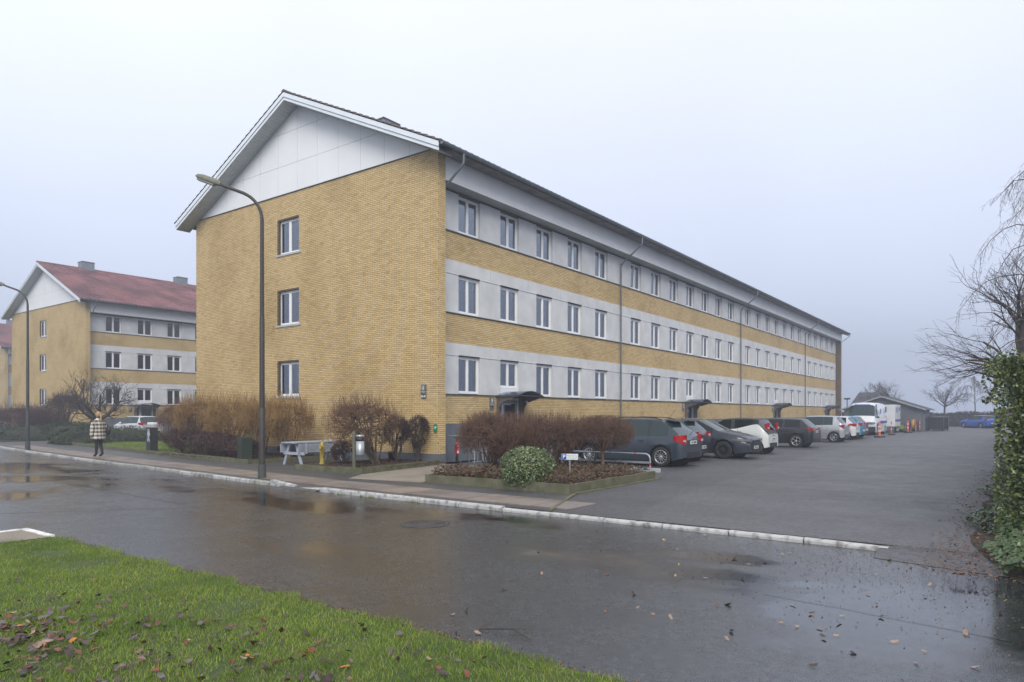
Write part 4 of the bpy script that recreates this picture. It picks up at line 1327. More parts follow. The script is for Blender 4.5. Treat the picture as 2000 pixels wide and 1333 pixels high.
put_car('hatchback_car', 'bright blue car by the far hedge, faded by fog', 'car', 76.9, -12.9, dict(small, L=4.4, W=1.8, top=t, belt=b, wheels=(.8, 3.5), r=.33, rear=(.25, .72), wind=(2.55, 3.25), glass=(.7, 3.1), paint=paint('blue_paint', (.008, .10, .48), metal=.3)), group='cars standing beyond the apartment block', rz=R(-50))
t, b = hatch(3.9, 1.48, .98, (.16, .5), hood=1.0, cowl=2.95)
c_ = put_car('hatchback_car', 'white hatchback seen from behind in front of the red-roofed block', 'car', 7.0, 32.8, dict(small, L=3.9, top=t, belt=b, wheels=(.62, 3.08), W=1.7, paint=paint('white_paint_far', (.66, .67, .69), metal=0), gmat=M['car_glass_l']), group='cars standing beyond the apartment block', rz=R(4))

# white service van, facing the camera's way down the car park
top = [(0, 2.40), (.1, 2.46), (2.5, 2.52), (4.5, 2.50), (4.95, 2.38), (5.42, 1.42), (5.7, 1.22), (5.88, 1.02), (5.95, .8)]
belt = [(0, 1.40), (1.0, 1.40), (4.9, 1.32), (5.35, 1.26), (5.7, 1.08), (5.88, .9), (5.95, .70)]
M['van_white'] = paint('van_white', (.70, .72, .74), metal=0)
van = make_car('delivery_van', 'white high-roof service van with blue side stripe facing this way', 'van', (47.8, -5.35, 0), R(90), dict(
    L=5.95, W=2.02, H=2.52, top=top, belt=belt, wheels=(1.1, 4.95), r=.34, glass=(4.0, 5.3), pillars=[4.05], rear=(-1, -.5), wind=(4.98, 5.40), tumble=.07,
    paint=M['van_white'], tail=(1.0, 1.5, .12, .86), head=(.78, 1.0, .35, .62), plate=.6, handles=[3.9], seams=[2.6, 4.0], gmat=M['car_glass_l'], zb=.22, mm=M['black']), group='white works vehicles by the grey shed')
def decal(nm, x0, x1, z0, z1, m, y=-6.372, sl=0.0):
    MB().add([(x0, y, z0), (x1, y, z0+sl), (x1, y, z1+sl), (x0, y, z1)], [(0, 1, 2, 3)]).build(nm, m, vd)
vd = van
# decals in the van's own frame: its left side (camera side) is local -x .. use a helper in world axes
def van_decal(s0, s1, z0, z1, m, slope=0, n='stripe', side=1):
    x = 1.035*side
    p = [(x, s0, z0), (x, s1, z0-slope), (x, s1, z1-slope), (x, s0, z1)]
    return MB().add(p, [(0, 1, 2, 3)]).build(n, m, van)
for sd in (-1, 1):
    van_decal(.2, 3.3, .88, 1.08, M['ink_blue'], 0, 'stripe', sd)
    van_decal(3.3, 5.2, .88, 1.08, M['ink_blue'], .22, 'stripe', sd)
    van_decal(3.2, 3.75, 1.62, 2.02, M['ink_blue'], 0, 'emblem', sd)
    van_decal(.4, 1.2, 1.75, 2.2, M['ink_blue'], 0, 'emblem', sd)
MB().add([(-.55, 5.03, 2.27), (.55, 5.03, 2.27), (.55, 4.985, 2.37), (-.55, 4.985, 2.37)], [(0, 1, 2, 3)]).build('name_strip', M['ink_blue'], van)
MB().box(-1.0, 5.6, .25, 1.0, 5.98, .62).build('bumper', M['black'], van)
MB().box(-.98, 5.7, .66, .98, 6.0, .80).build('bumper_trim', M['van_white'], van)

tr = empty('box_trailer', (52.2, -5.6, 0), label='white box body with blue stripe standing behind the van, in front of the shed', cat='trailer', group='white works vehicles by the grey shed')
MB().box(-1.6, -1.0, .55, 1.6, .95, 2.42).build('box', M['van_white'], tr)
MB().box(-1.605, -1.004, .95, 1.6, -1.0, 1.15).build('stripe', M['ink_blue'], tr)
MB().box(-.9, -1.004, 1.75, -.3, -1.0, 2.2).box(.5, -1.004, 1.9, 1.2, -1.0, 2.2).build('emblem', M['ink_blue'], tr)
MB().box(-.05, -1.01, .6, -.02, -1.0, 2.4).box(-1.6, -1.02, .5, 1.6, -.9, .56).build('door_edge', M['steel'], tr)
wt, wr, wb = wheel_meshes(.3, .18, 'single', 5)
wtm, wrm = wt.mesh('tyre', M['rubber']), wr.mesh('rim', M['rim'])
for xx in (-.4, .3):
    for yy in (-.9, .85):
        w_ = empty('wheel', (xx, yy, .3), R(-90) if yy < 0 else R(90)); w_.parent = tr; link('tyre', wtm, w_); link('rim', wrm, w_)
MB().bar((-1.6, 0, .5), (-2.6, 0, .45), .08, .08).build('drawbar', M['steel'], tr)

comp = empty('compressor', (54.9, -6.55, 0), label='small green and grey machine on the ground between trailer and cable reel', cat='machine')
MB().box(-.45, -.3, .25, .45, .3, .55, 0).build('housing', mat('lime_green', (.22, .33, .06), .5), comp)
MB().box(-.35, -.25, .05, .35, .25, .25).tube([(-.5, -.32, .75), (-.5, .32, .75)], .02).tube([(-.5, -.3, .3), (-.5, -.3, .75)], .02).tube([(-.5, .3, .3), (-.5, .3, .75)], .02).build('frame', M['black'], comp)
for yy in (-.34, .34):
    MB().lathe([(.16, -.04), (.18, 0), (.16, .04)], c=(0, yy, .18), axis='y', n=14).build('wheel', M['rubber'], comp)
reel = empty('hose_reel', (57.0, -7.3, 0), label='yellow and red hose reel standing between the orange marker posts', cat='reel')
MB().lathe([(.42, -.16), (.56, -.16), (.56, -.12), (.42, -.12)], c=(0, 0, .60), axis='y', n=22).lathe([(.42, .12), (.56, .12), (.56, .16), (.42, .16)], c=(0, 0, .60), axis='y', n=22).build('flange', mat('reel_red', (.42, .07, .05), .5), reel)
MB().lathe([(.10, -.12), (.50, -.12), (.50, .12), (.10, .12)], c=(0, 0, .60), axis='y', n=22).build('hose', mat('hose_yellow', (.42, .32, .06), .6), reel)
MB().box(-.5, -.22, 0, .5, -.16, .06).box(-.5, .16, 0, .5, .22, .06).bar((-.4, -.19, 0), (0, -.19, .6), .05, .04).bar((.4, -.19, 0), (0, -.19, .6), .05, .04).bar((-.4, .19, 0), (0, .19, .6), .05, .04).bar((.4, .19, 0), (0, .19, .6), .05, .04).build('stand', M['steel'], reel)
bagm = MB()
for k in range(5): bagm.ellip((random.uniform(-.5, .5), random.uniform(-.25, .25), .14), (.28, .2, .15), 8, 6)
bg = bagm.build('tool_bag', M['black'], None, (53.9, -6.9, 0), label='heap of black tool bags on the asphalt by the trailer', cat='bag')

M['marker'] = mat('marker_orange', (.80, .09, .03), .45)
M['marker2'] = mat('marker_faded', (.85, .20, .04), .45)
M['reflect'] = mat('reflective_band', (.75, .75, .75), .3)
def marker(x, y, m, label, base=True):
    o = empty('marker_post', (x, y, 0), random.uniform(-.5, .5), label=label, cat='marker post', group='orange marker posts by the works vehicles')
    MB().box(-.10, -.025, .08, .10, .025, 1.05).build('panel', m, o)
    MB().box(-.102, -.028, .72, .102, .028, .80).box(-.102, -.028, .42, .102, .028, .50).build('reflective_band', M['reflect'], o)
    if base: MB().prism([(-.38, -.2), (.38, -.2), (.42, 0), (.38, .2), (-.38, .2), (-.42, 0)], 0, .10).build('base', M['black'], o)
    else: MB().box(-.3, -.15, 0, .3, .15, .06).build('base', M['black'], o)
marker(36.77, -7.41, M['marker2'], 'orange marker post on black foot nearest the parked cars')
marker(43.67, -7.22, M['marker'], 'red-orange marker post in front of the van side')
marker(50.84, -7.52, M['marker'], 'red-orange marker post in front of the hose reel')
marker(57.26, -7.75, M['marker'], 'farthest red-orange marker post, against the shed corner', False)

# shed with pitched felt roof
sh = empty('shed', (57.5, -7.9, 0), label='low grey board shed with pitched roof beyond the van', cat='shed')
gy = mat('shed_grey', (.115, .13, .15), .8, var=.12, vscale=1)
MB().prism([(0, 0), (6.6, 0), (6.6, 2.1), (3.3, 3.25), (0, 2.1)], 0, 7, 'x').build('wall', gy, sh)
for k in range(22):
    MB().box(-.02, .3*k+.008, .05, 0, .3*k+.292, 2.05).build('board', gy, sh)
for sgn in (0, 1):
    a = lambda y: y if sgn == 0 else 6.6-y
    MB().prism([(a(-.35), 1.98), (a(3.3), 3.26), (a(3.3), 3.36), (a(-.35), 2.08)], -.35, 7.4, 'x').build('roof', mat('felt_roof', (.05, .052, .055), .9), sh)
    MB().prism([(a(-.37), 1.93), (a(3.3), 3.20), (a(3.3), 3.34), (a(-.37), 2.07)], -.39, -.35, 'x').build('bargeboard', mat('pale_board', (.30, .32, .34), .7), sh)
MB().box(-.06, 2.3, 1.75, -.02, 5.4, 2.1).build('door_rail', mat('rail_grey', (.4, .42, .44), .6), sh)
MB().box(-.05, 3.4, .05, -.021, 5.2, 1.75).build('sliding_door', mat('door_dark', (.08, .09, .105), .7), sh)
MB().tube([(-.1, -.4, 2.05), (7.2, -.4, 2.0)], .05, 6).tube([(.1, -.38, 2.0), (.1, -.05, 1.7), (.1, -.05, .1)], .035, 6).build('gutter', M['zinc'], sh)
def wheelie(x, y, w, d, h, m, label, rz=0, name='wheeled_bin'):
    o = empty(name, (x, y, 0), rz, label=label, cat='bin', group='bins beside the shed')
    MB().prism([(-d*.42, .12), (d*.42, .12), (d*.5, h*.9), (-d*.5, h*.9)], -w/2, w/2, 'x').build('bin_body', m, o)
    MB().prism([(-d*.55, h*.9), (d*.55, h*.9), (d*.5, h), (-d*.2, h*1.04), (-d*.5, h)], -w/2-.02, w/2+.02, 'x').build('lid', m, o)
    for xx in (-w/2+.08, w/2-.08):
        for yy in (-d*.3, d*.3): MB().lathe([(.001, -.03), (.1, -.03), (.1, .03), (.001, .03)], c=(xx, yy, .1), axis='x', n=10).build('wheel', M['rubber'], o)
wheelie(61.2, -8.7, 1.3, 1.0, 1.35, M['black'], 'large black wheeled container against the shed wall', R(90))
wheelie(63.2, -8.95, 1.3, 1.0, 1.35, M['black'], 'second large black container, farther along the shed wall', R(90))
wheelie(65.3, -8.9, .65, .7, 1.05, mat('bin_green', (.02, .07, .05), .5), 'small dark green bin at the end of the containers')
# ================================================================== STREET FURNITURE
M['pole'] = mat('painted_pole', (.030, .023, .021), .55, dirt=(.05, .06, .03), dscale=4, damt=.6)
M['pole_dark'] = mat('dark_pole', (.030, .036, .038), .55, var=.2)
M['mossy'] = mat('mossy_lamp', (.14, .15, .11), .8, c2=(.21, .21, .17), vscale=9)
def street_lamp(loc, label, D, m, sleeve=True):
    o = empty('street_lamp', loc, label=label, cat='street lamp', group='street lamps along the kerb')
    # D: arm direction in plan
    d = Vector(D).normalized()
    pts = [(0, 0, 0), (0, 0, 1.55)]
    MB().tube([(0, 0, -.05), (0, 0, .34), (0, 0, .355)], [.105, .10, .09], 14).build('base_sleeve', mat('lamp_base', (.04, .045, .042), .7, dirt=(.07, .08, .05), dscale=6, damt=.7), o)
    MB().tube([(0, 0, .34), (0, 0, 1.78), (.002, 0, 1.80)], [.080, .077, .066], 14).build('lower_pole', m, o)
    arm = [(0, 0, 1.78), (.0, 0, 4.1), (.0, 0, 6.35)]
    MB().tube([(0, 0, 1.78), (0, 0, 4.1), (0, 0, 4.12)], [.066, .062, .055], 12).build('middle_pole', m, o)
    cur = [(0, 0, 4.1), (0, 0, 6.6)]
    R_ = .75
    for k in range(1, 9):
        t = k/8*R(68)
        cur.append((d.x*R_*(1-math.cos(t)), d.y*R_*(1-math.cos(t)), 6.6+R_*math.sin(t)))
    e = Vector(cur[-1]); q = Vector((d.x*math.sin(R(70)), d.y*math.sin(R(70)), math.cos(R(70))))
    cur.append(tuple(e+q*.55)); cur.append(tuple(e+q*.62))
    MB().tube(cur, [.053, .046]+[.041]*8+[.040, .027], 12).build('arm', m, o)
    e = e+q*.62
    # lantern: long box body with rounded ends and lower bowl
    h = MB(); X = Vector((d.x, d.y, .36)).normalized(); Y = Vector((-d.y, d.x, 0)); Z = X.cross(Y).normalized()
    if Z.z < 0: Z = -Z
    prof = [(0, .045, .05, .05), (.05, .075, .085, .08), (.18, .088, .10, .10), (.46, .088, .095, .10), (.60, .075, .06, .08), (.65, .045, .0, .04)]
    n = 12; vs = []
    for (s, w, up_, dn) in prof:
        for k in range(n):
            t = 2*math.pi*k/n; c, sn = math.cos(t), math.sin(t)
            c2 = abs(c)**.6*(1 if c > 0 else -1); s2 = abs(sn)**.6*(1 if sn > 0 else -1)
            vs.append(e + X*s + Y*(w*c2) + Z*((up_ if s2 > 0 else dn*.6)*s2))
    fs = [(i*n+k, i*n+(k+1) % n, (i+1)*n+(k+1) % n, (i+1)*n+k) for i in range(len(prof)-1) for k in range(n)] + [tuple(range(n)), tuple(range((len(prof)-1)*n, len(prof)*n))]
    h.add(vs, fs, 0, True); hd = h.build('lantern', M['mossy'], o)
    b = MB(); vs = [e + X*s + Y*w*sg - Z*.055 for s, w in ((.14, .07), (.58, .07)) for sg in (-1, 1)]
    vs2 = [p - Z*.035 for p in vs]
    b.add(vs+vs2, [(0, 1, 3, 2), (4, 6, 7, 5), (0, 4, 5, 1), (2, 3, 7, 6), (0, 2, 6, 4), (1, 5, 7, 3)]); b.build('diffuser', mat('dirty_diffuser', (.16, .17, .15), .4), hd)
    return o
l1 = street_lamp((-6.16, .46, 0), 'tall brown lamp post with mossy lantern in front of the brick gable', (-.62, .79), M['pole'])
street_lamp((-4.30, 21.33, 0), 'dark green lamp post at the left edge, beside the walking woman', (-.62, .79), M['pole_dark'])

# parking sign
sg = empty('parking_sign', (-2.95, -6.78, .1), R(-50), label='small blue and white parking sign on a thin post in the planting bed', cat='sign')
sg.rotation_euler = (0, 0, math.atan2(-.59, .0)+.0)
# sign face turned towards the camera side of the bed
ang = math.atan2(CAM.y+6.78, CAM.x+2.95)            # direction to the street corner
sg.rotation_euler = (0, 0, ang + math.pi/2 - R(4))
MB().tube([(0, .015, -.1), (0, .015, .63)], .016, 8).build('post', M['galv'], sg)
MB().box(-.19, -.004, .49, .19, .004, .625).build('sign_plate', mat('sign_white', (.72, .74, .76), .35), sg)
MB().box(-.185, -.007, .495, -.08, -.004, .62).build('blue_field', mat('sign_blue', (.01, .07, .40), .35), sg)
text_mesh('letter', 'P', .125, M['ink_white'], sg, (-.132, -.0075, .558), (R(90), 0, 0), bold=True)
text_mesh('lettering', 'Privat parkering', .036, M['ink_dark'], sg, (.055, -.005, .58), (R(90), 0, 0), ext=.001)
text_mesh('lettering', 'kun for beboere', .036, M['ink_dark'], sg, (.055, -.005, .53), (R(90), 0, 0), ext=.001)

# litter bin on a wooden post
lb = empty('litter_bin', (-3.42, .12, .08), label='silver cylindrical litter bin on a wooden post at the bed corner', cat='litter bin')
MB().tube([(0, 0, -.1), (0, 0, 1.08)], [.05, .045], 10).build('post', mat('weathered_post', (.13, .125, .09), .85, dirt=(.06, .09, .03), dscale=4, damt=.8), lb)
al = mat('brushed_steel', (.40, .42, .44), .35, metal=.6)
bc = (.10, -.14)
MB().lathe([(.118, .40), (.122, .41), (.122, .79)], c=(bc[0], bc[1], 0), n=20).lathe([(.122, .90), (.122, .955), (.112, .97), (.001, .975)], c=(bc[0], bc[1], 0), n=20).build('canister', al, lb)
MB().lathe([(.112, .78), (.112, .91)], c=(bc[0], bc[1], 0), n=20).build('opening', M['black'], lb)
MB().box(.0, -.06, .55, .06, .0, .60).box(.0, -.06, .72, .06, 0, .77).build('bracket', M['black'], lb)

# yellow hydrant
hy = empty('fire_hydrant', (-3.05, 2.0, .08), label='weathered yellow hydrant with peeling paint beside the bench', cat='hydrant')
hy.scale = (.92, .92, .90)
ym = mat('peeling_yellow', (.40, .29, .045), .6, dirt=(.12, .09, .05), dscale=14, damt=1.0, var=.2, bump=.4)
MB().lathe([(.12, -.05), (.12, .02), (.085, .06), (.075, .10), (.075, .50), (.092, .53), (.092, .57), (.078, .60), (.075, .70), (.05, .76), (.03, .80), (.001, .81)], n=18).build('barrel', ym, hy)
a_ = Vector((-.8, -.45, 0)).normalized()
MB().tube([(0, 0, .62), tuple(Vector((0, 0, .62))+a_*.14)], .05, 12).tube([tuple(Vector((0, 0, .62))+a_*.13), tuple(Vector((0, 0, .62))+a_*.17)], .058, 12).tube([(0, 0, .45), tuple(Vector((0, 0, .45))+Vector((a_.x, a_.y, 0))*.12)], .035, 10).build('outlet', ym, hy)
MB().lathe([(.028, .80), (.028, .85), (.001, .86)], n=6).build('cap_nut', ym, hy)

# cable cabinets
def cabinet(loc, w, d, h, m, label, rz=0, sticker=False):
    o = empty('cable_cabinet', loc, rz, label=label, cat='cabinet', group='green cable cabinets along the pavement')
    MB().box(-w/2, -d/2, 0, w/2, d/2, h-.05).build('cabinet_body', m, o)
    MB().prism([(-d/2-.012, h-.05), (d/2+.012, h-.05), (d/2, h), (-d/2, h+.0)], -w/2-.012, w/2+.012, 'x').build('lid', m, o)
    MB().box(-w/2-.003, -d/2+.02, .08, -w/2, d/2-.02, h-.1).build('door', m, o)
    return o
gm_ = mat('cabinet_green', (.022, .034, .022), .5, var=.2)
cabinet((-2.85, 6.42, .05), .36, .44, .80, gm_, 'dark green cable cabinet to the left of the lamp post', R(-12))
cb = cabinet((-2.05, 14.5, .05), .30, .62, 1.02, mat('cabinet_black', (.022, .024, .022), .5), 'dark cable cabinet with torn pale stickers beyond the red shrubs', R(-12))
st = MB()
for k in range(26):
    yy = random.uniform(-.28, .05); zz = random.uniform(.42, .95); s = random.uniform(.02, .06)
    st.box(-.156-.0005*k, yy-s, zz-s, -.154, yy+s, zz+s*1.3)
st.build('torn_sticker', mat('sticker_paper', (.45, .5, .56), .7), cb)

# picnic bench with raised seats
be = empty('picnic_bench', (-2.95, 3.72, 0), label='pale blue-grey wooden picnic bench with folded seats beside the hydrant', cat='bench')
bm_ = mat('painted_wood', (.36, .40, .47), .65, dirt=(.20, .22, .24), dscale=5, damt=.7, var=.08, bump=.2)
BL_ = 2.0
for k in range(5):
    y0 = -.36+.147*k
    MB().box(-.08, y0, .705, BL_, y0+.138, .74).build('top_plank', bm_, be)
for sgn in (-1, 1):
    for k in range(4):
        z0 = .40+.072*k
        MB().box(.0 if sgn < 0 else -.08, sgn*.43-.015+(-.03+.01*k)*sgn, z0, BL_-.02, sgn*.43+.015+(-.03+.01*k)*sgn, z0+.062).build('seat_slat', bm_, be)
    MB().bar((.28, sgn*.455, .36), (.28, sgn*.47, .70), .06, .03, up=(0, 1, 0)).bar((BL_-.3, sgn*.455, .36), (BL_-.3, sgn*.47, .70), .06, .03, up=(0, 1, 0)).build('seat_bracket', bm_, be)
for xx in (.10, BL_-.25):
    for sgn in (-1, 1):
        MB().bar((xx, sgn*.46, -.01), (xx, sgn*.16, .705), .04, .10, up=(0, 1, 0)).build('leg', bm_, be)
    MB().box(xx-.045, -.62, .33, xx-.005, .46, .42).build('cross_beam', bm_, be)

# hoop rail between bed and parking bays
ra_ = empty('hoop_rail', (1.0, -6.95, 0), label='galvanised hoop rail with red bands between the bed and the parked cars', cat='railing')
MB().tube([(0, 0, -.05), (0, 0, .42), (0, .04, .50), (0, .12, .54), (0, 3.4, .54), (0, 3.48, .50), (0, 3.52, .42), (0, 3.52, -.05)], .025, 10).build('hoop', M['galv'], ra_)
MB().bar((0, 0, .30), (0, 3.52, .30), .02, .06).build('lower_rail', M['galv'], ra_)
rb = mat('red_band', (.5, .03, .04), .4)
MB().tube([(0, 0, .22), (0, 0, .30)], .027, 10).tube([(0, .42, .54), (0, .48, .54)], .027, 10).build('red_band', rb, ra_)
pk = empty('parking_kerb', (0, 0, 0), kind='structure')
for k in range(4): MB().box(1.45, -7.0+1.0*k, 0, 1.6, -6.01+1.0*k, .10).build('kerb_stone', M['edging'] if False else M['sill'], pk)

# wall sign with dog symbol on the brick pier
ds = empty('dog_sign', (-.02, .12, 1.18), R(-90), label='small green sign with white dog symbol on the brick corner', cat='sign')
MB().box(-.07, -.004, -.13, .07, .006, .13).build('sign_plate', mat('sign_green', (.0, .20, .10), .4), ds)
dg_ = MB(); dg_.box(-.035, -.007, .005, .03, -.004, .035).box(.015, -.007, .03, .05, -.004, .06).box(-.033, -.007, -.03, -.02, -.004, .01).box(.012, -.007, -.03, .025, -.004, .01).bar((-.033, -.0055, .03), (-.055, -.0055, .06), .003, .01)
dg_.build('dog_symbol', M['ink_white'], ds)

# bicycle behind the corner with a rack
bk = empty('bicycle', (.50, -.35, 0), R(-47), label='red bicycle leaning in the rack behind the brick corner', cat='bicycle')
bw = MB()
red = mat('bike_red', (.42, .03, .03), .35, coat=.5)
def bwheel(y):
    w_ = empty('wheel', (0, y, .34)); w_.parent = bk
    MB().lathe([(.325, -.014), (.345, -.010), (.345, .010), (.325, .014)], axis='x', n=28).build('tyre', M['rubber'], w_)
    rm_ = MB().lathe([(.31, -.009), (.327, -.011), (.327, .011), (.31, .009)], axis='x', n=28)
    for k in range(14):
        a = math.pi*2*k/14; rm_.bar((0, 0, 0), (0, .315*math.cos(a), .315*math.sin(a)), .003, .003)
    rm_.build('rim', M['steel'], w_)
bwheel(-.52); bwheel(.53)
MB().tube([(0, -.02, .30), (0, -.12, .82)], .015).tube([(0, -.02, .30), (0, .36, .78)], .018).tube([(0, -.10, .72), (0, .36, .82)], .014).tube([(0, .33, .90), (0, .40, .68), (.0, .44, .60)], .018).tube([(.05, -.52, .34), (.03, -.02, .30)], .010).tube([(-.05, -.52, .34), (-.03, -.02, .30)], .010).tube([(.05, -.52, .34), (0, -.11, .78)], .009).tube([(-.05, -.52, .34), (0, -.11, .78)], .009).build('frame', red, bk)
MB().tube([(.05, .53, .34), (.045, .44, .62)], .012).tube([(-.05, .53, .34), (-.045, .44, .62)], .012).build('fork', red, bk)
MB().tube([(-.30, .16, .96), (-.22, .24, .93), (-.05, .30, .92), (.05, .30, .92), (.22, .24, .93), (.30, .16, .96)], .012).tube([(0, .31, .92), (0, .34, .80)], .012).build('handlebar', M['steel'], bk)
MB().prism([(-.09, -.26), (.09, -.26), (.03, .02), (-.03, .02)], .86, .91).tube([(0, -.13, .82), (0, -.12, .88)], .014).build('saddle', M['black'], bk)
for k in range(1):
    mg = MB()
    for j in range(13):
        a0 = R(10+j*12); a1 = R(10+(j+1)*12)
        mg.bar((0, -.52-.37*math.cos(a0), .34+.37*math.sin(a0)), (0, -.52-.37*math.cos(a1), .34+.37*math.sin(a1)), .05, .004)
    mg.build('mudguard', red, bk)
MB().box(-.03, -.92, .56, .03, -.90, .63).build('rear_lamp', M['tail_red'], bk)
MB().box(-.06, -.70, .70, .06, -.35, .715).build('carrier', M['steel'], bk)
rk = empty('bicycle_rack', (1.1, -.35, 0), label='grey tubular bicycle rack against the plinth beside the red bicycle', cat='bicycle rack')
for k in range(5):
    MB().tube([(.45*k, -.25, 0), (.45*k, -.25, .40), (.45*k, .35, .55), (.45*k, .35, 0)], .012, 6).build('hoop', M['galv'], rk)
MB().tube([(-.1, -.25, .06), (2.0, -.25, .06)], .015, 6).tube([(-.1, -.25, .38), (2.0, -.25, .38)], .015, 6).build('rail', M['galv'], rk)

# manhole covers
def cover(x, y, r, label, z):
    o = empty('manhole_cover', (x, y, z), label=label, cat='manhole cover')
    MB().lathe([(r+.06, 0), (r+.06, .004), (r, .006), (r, .002)], n=32).build('frame_ring', mat('cast_iron_ring', (.055, .052, .052), .4, metal=.2), o)
    mb = MB().lathe([(r-.01, .0), (r-.01, .005), (.001, .006)], n=32)
    for k in range(8):
        a = math.pi*k/4; mb.box(r*.6*math.cos(a)-.03, r*.6*math.sin(a)-.03, .005, r*.6*math.cos(a)+.03, r*.6*math.sin(a)+.03, .010)
    mb.build('lid', mat('cast_iron', (.048, .046, .046), .35, metal=.2, bump=.5), o)
cover(-8.75, -7.7, .33, 'round manhole cover in the wet street in front of the planting bed', KZ+.002)
cover(-7.9, 6.4, .33, 'round manhole cover in the street far left, before the pavement', KZ+.002)
pot = empty('flower_pot', (-.55, 1.55, .1), label='terracotta pot half hidden under the clipped dark shrubs', cat='pot')
MB().lathe([(.10, 0), (.15, .24), (.165, .24), (.165, .30), (.14, .30), (.14, .26)], n=16).build('bowl', mat('terracotta', (.16, .06, .035), .8), pot)

# person walking away
def skin_body(name, verts, edges, radii, m, parent, root_i=0, sub=2):
    me = bpy.data.meshes.new(name); me.from_pydata(verts, edges, [])
    me.materials.append(m)
    o = link(name, me, parent)
    sk = o.modifiers.new('skin', 'SKIN'); sk.use_smooth_shade = True
    lay = me.skin_vertices[0] if me.skin_vertices else None
    if lay is None:
        bpy.context.view_layer.objects.active = o
        me.skin_vertices  # created with the modifier in most cases
    for i, r_ in enumerate(radii):
        v = o.data.skin_vertices[0].data[i]; v.radius = r_ if isinstance(r_, tuple) else (r_, r_); v.use_root = (i == root_i)
    ss = o.modifiers.new('sub', 'SUBSURF'); ss.levels = sub; ss.render_levels = sub
    return o
pe = empty('person', (-4.72, 13.13, .02), R(12), label='woman in a black and white plaid coat walking away along the pavement', cat='person')
skin_m = mat('skin', (.45, .27, .20), .6); leg_m = mat('black_trousers', (.018, .018, .022), .8)
V_ = [(0, 0, .86), (0, 0, 1.05), (0, .02, 1.28), (0, .03, 1.40), (0, .03, 1.47),        # pelvis..neck
      (.09, 0, .80), (.085, .03, .47), (.075, -.10, .12), (.075, -.02, .05), (.075, .08, .035),   # right leg back
      (-.09, 0, .80), (-.08, .02, .46), (-.065, .06, .10), (-.065, .13, .04), (-.065, .21, .035),  # left leg
      (.17, .02, 1.32), (.23, -.02, 1.06), (.235, .05, .84), (-.17, .02, 1.32), (-.25, -.04, 1.08), (-.27, .02, .85)]
E_ = [(0, 1), (1, 2), (2, 3), (3, 4), (0, 5), (5, 6), (6, 7), (7, 8), (8, 9), (0, 10), (10, 11), (11, 12), (12, 13), (13, 14), (2, 15), (15, 16), (16, 17), (2, 18), (18, 19), (19, 20)]
R__ = [.13, .12, .13, .06, .05, .095, .065, .048, .045, .035, .095, .065, .048, .045, .035, .06, .045, .035, .06, .045, .035]
try:
    skin_body('body', V_, E_, R__, leg_m, pe)
except Exception as ex:
    print('skin failed', ex)
# coat: loft around torso
def loft(rings, n=20, closed=True):
    mb = MB(); vs = []
    for (cx, cy, cz, rx, ry) in rings:
        for k in range(n):
            t = 2*math.pi*k/n; w = 1+.03*math.sin(5*t+cz*9)
            vs.append((cx+rx*w*math.cos(t), cy+ry*w*math.sin(t), cz))
    mb.add(vs, [(i*n+k, i*n+(k+1) % n, (i+1)*n+(k+1) % n, (i+1)*n+k) for i in range(len(rings)-1) for k in range(n)], 0, True)
    return mb
def plaid():
    m, nt, bs = new_mat('plaid_wool'); N, L = nt.nodes, nt.links
    tc = N.new('ShaderNodeTexCoord'); sp = N.new('ShaderNodeSeparateXYZ'); L.new(tc.outputs['Object'], sp.inputs[0])
    def band(s, sc, thr):
        a = N.new('ShaderNodeMath'); a.operation = 'MULTIPLY'; a.inputs[1].default_value = sc; L.new(s, a.inputs[0])
        b = N.new('ShaderNodeMath'); b.operation = 'FRACT'; L.new(a.outputs[0], b.inputs[0])
        c = N.new('ShaderNodeMath'); c.operation = 'GREATER_THAN'; c.inputs[1].default_value = thr; L.new(b.outputs[0], c.inputs[0]); return c.outputs[0]
    h = band(sp.outputs['Z'], 7.2, .48); v = band(sp.outputs['X'], 8.5, .55)
    m1 = N.new('ShaderNodeMath'); m1.operation = 'ADD'; L.new(h, m1.inputs[0])
    vv = N.new('ShaderNodeMath'); vv.operation = 'MULTIPLY'; vv.inputs[1].default_value = .55; L.new(v, vv.inputs[0]); L.new(vv.outputs[0], m1.inputs[1])
    rp = N.new('ShaderNodeValToRGB'); e_ = rp.color_ramp.elements; e_[0].color = (.60, .56, .48, 1); e_[1].position = 1.0; e_[1].color = (.045, .045, .04, 1)
    x = rp.color_ramp.elements.new(.45); x.color = (.33, .31, .26, 1)
    dv = N.new('ShaderNodeMath'); dv.operation = 'MULTIPLY'; dv.inputs[1].default_value = .65; L.new(m1.outputs[0], dv.inputs[0]); L.new(dv.outputs[0], rp.inputs[0])
    L.new(rp.outputs[0], bs.inputs['Base Color']); bs.inputs['Roughness'].default_value = .95; return m
pl_ = plaid()
coat = loft([(0, .01, .66, .27, .19), (0, .01, .72, .265, .185), (0, .01, .95, .245, .17), (0, .01, 1.15, .235, .165), (0, .02, 1.30, .225, .15), (0, .025, 1.38, .17, .12), (0, .03, 1.43, .09, .08), (0, .03, 1.47, .075, .07)])
coat.tube([(.17, .02, 1.36), (.235, .0, 1.20), (.265, -.01, 1.02), (.27, .03, .82)], [.085, .085, .08, .07], 12).tube([(-.17, .02, 1.36), (-.235, .0, 1.20), (-.275, -.02, 1.02), (-.27, .02, .80)], [.085, .085, .08, .07], 12)
coat.build('coat', pl_, pe)
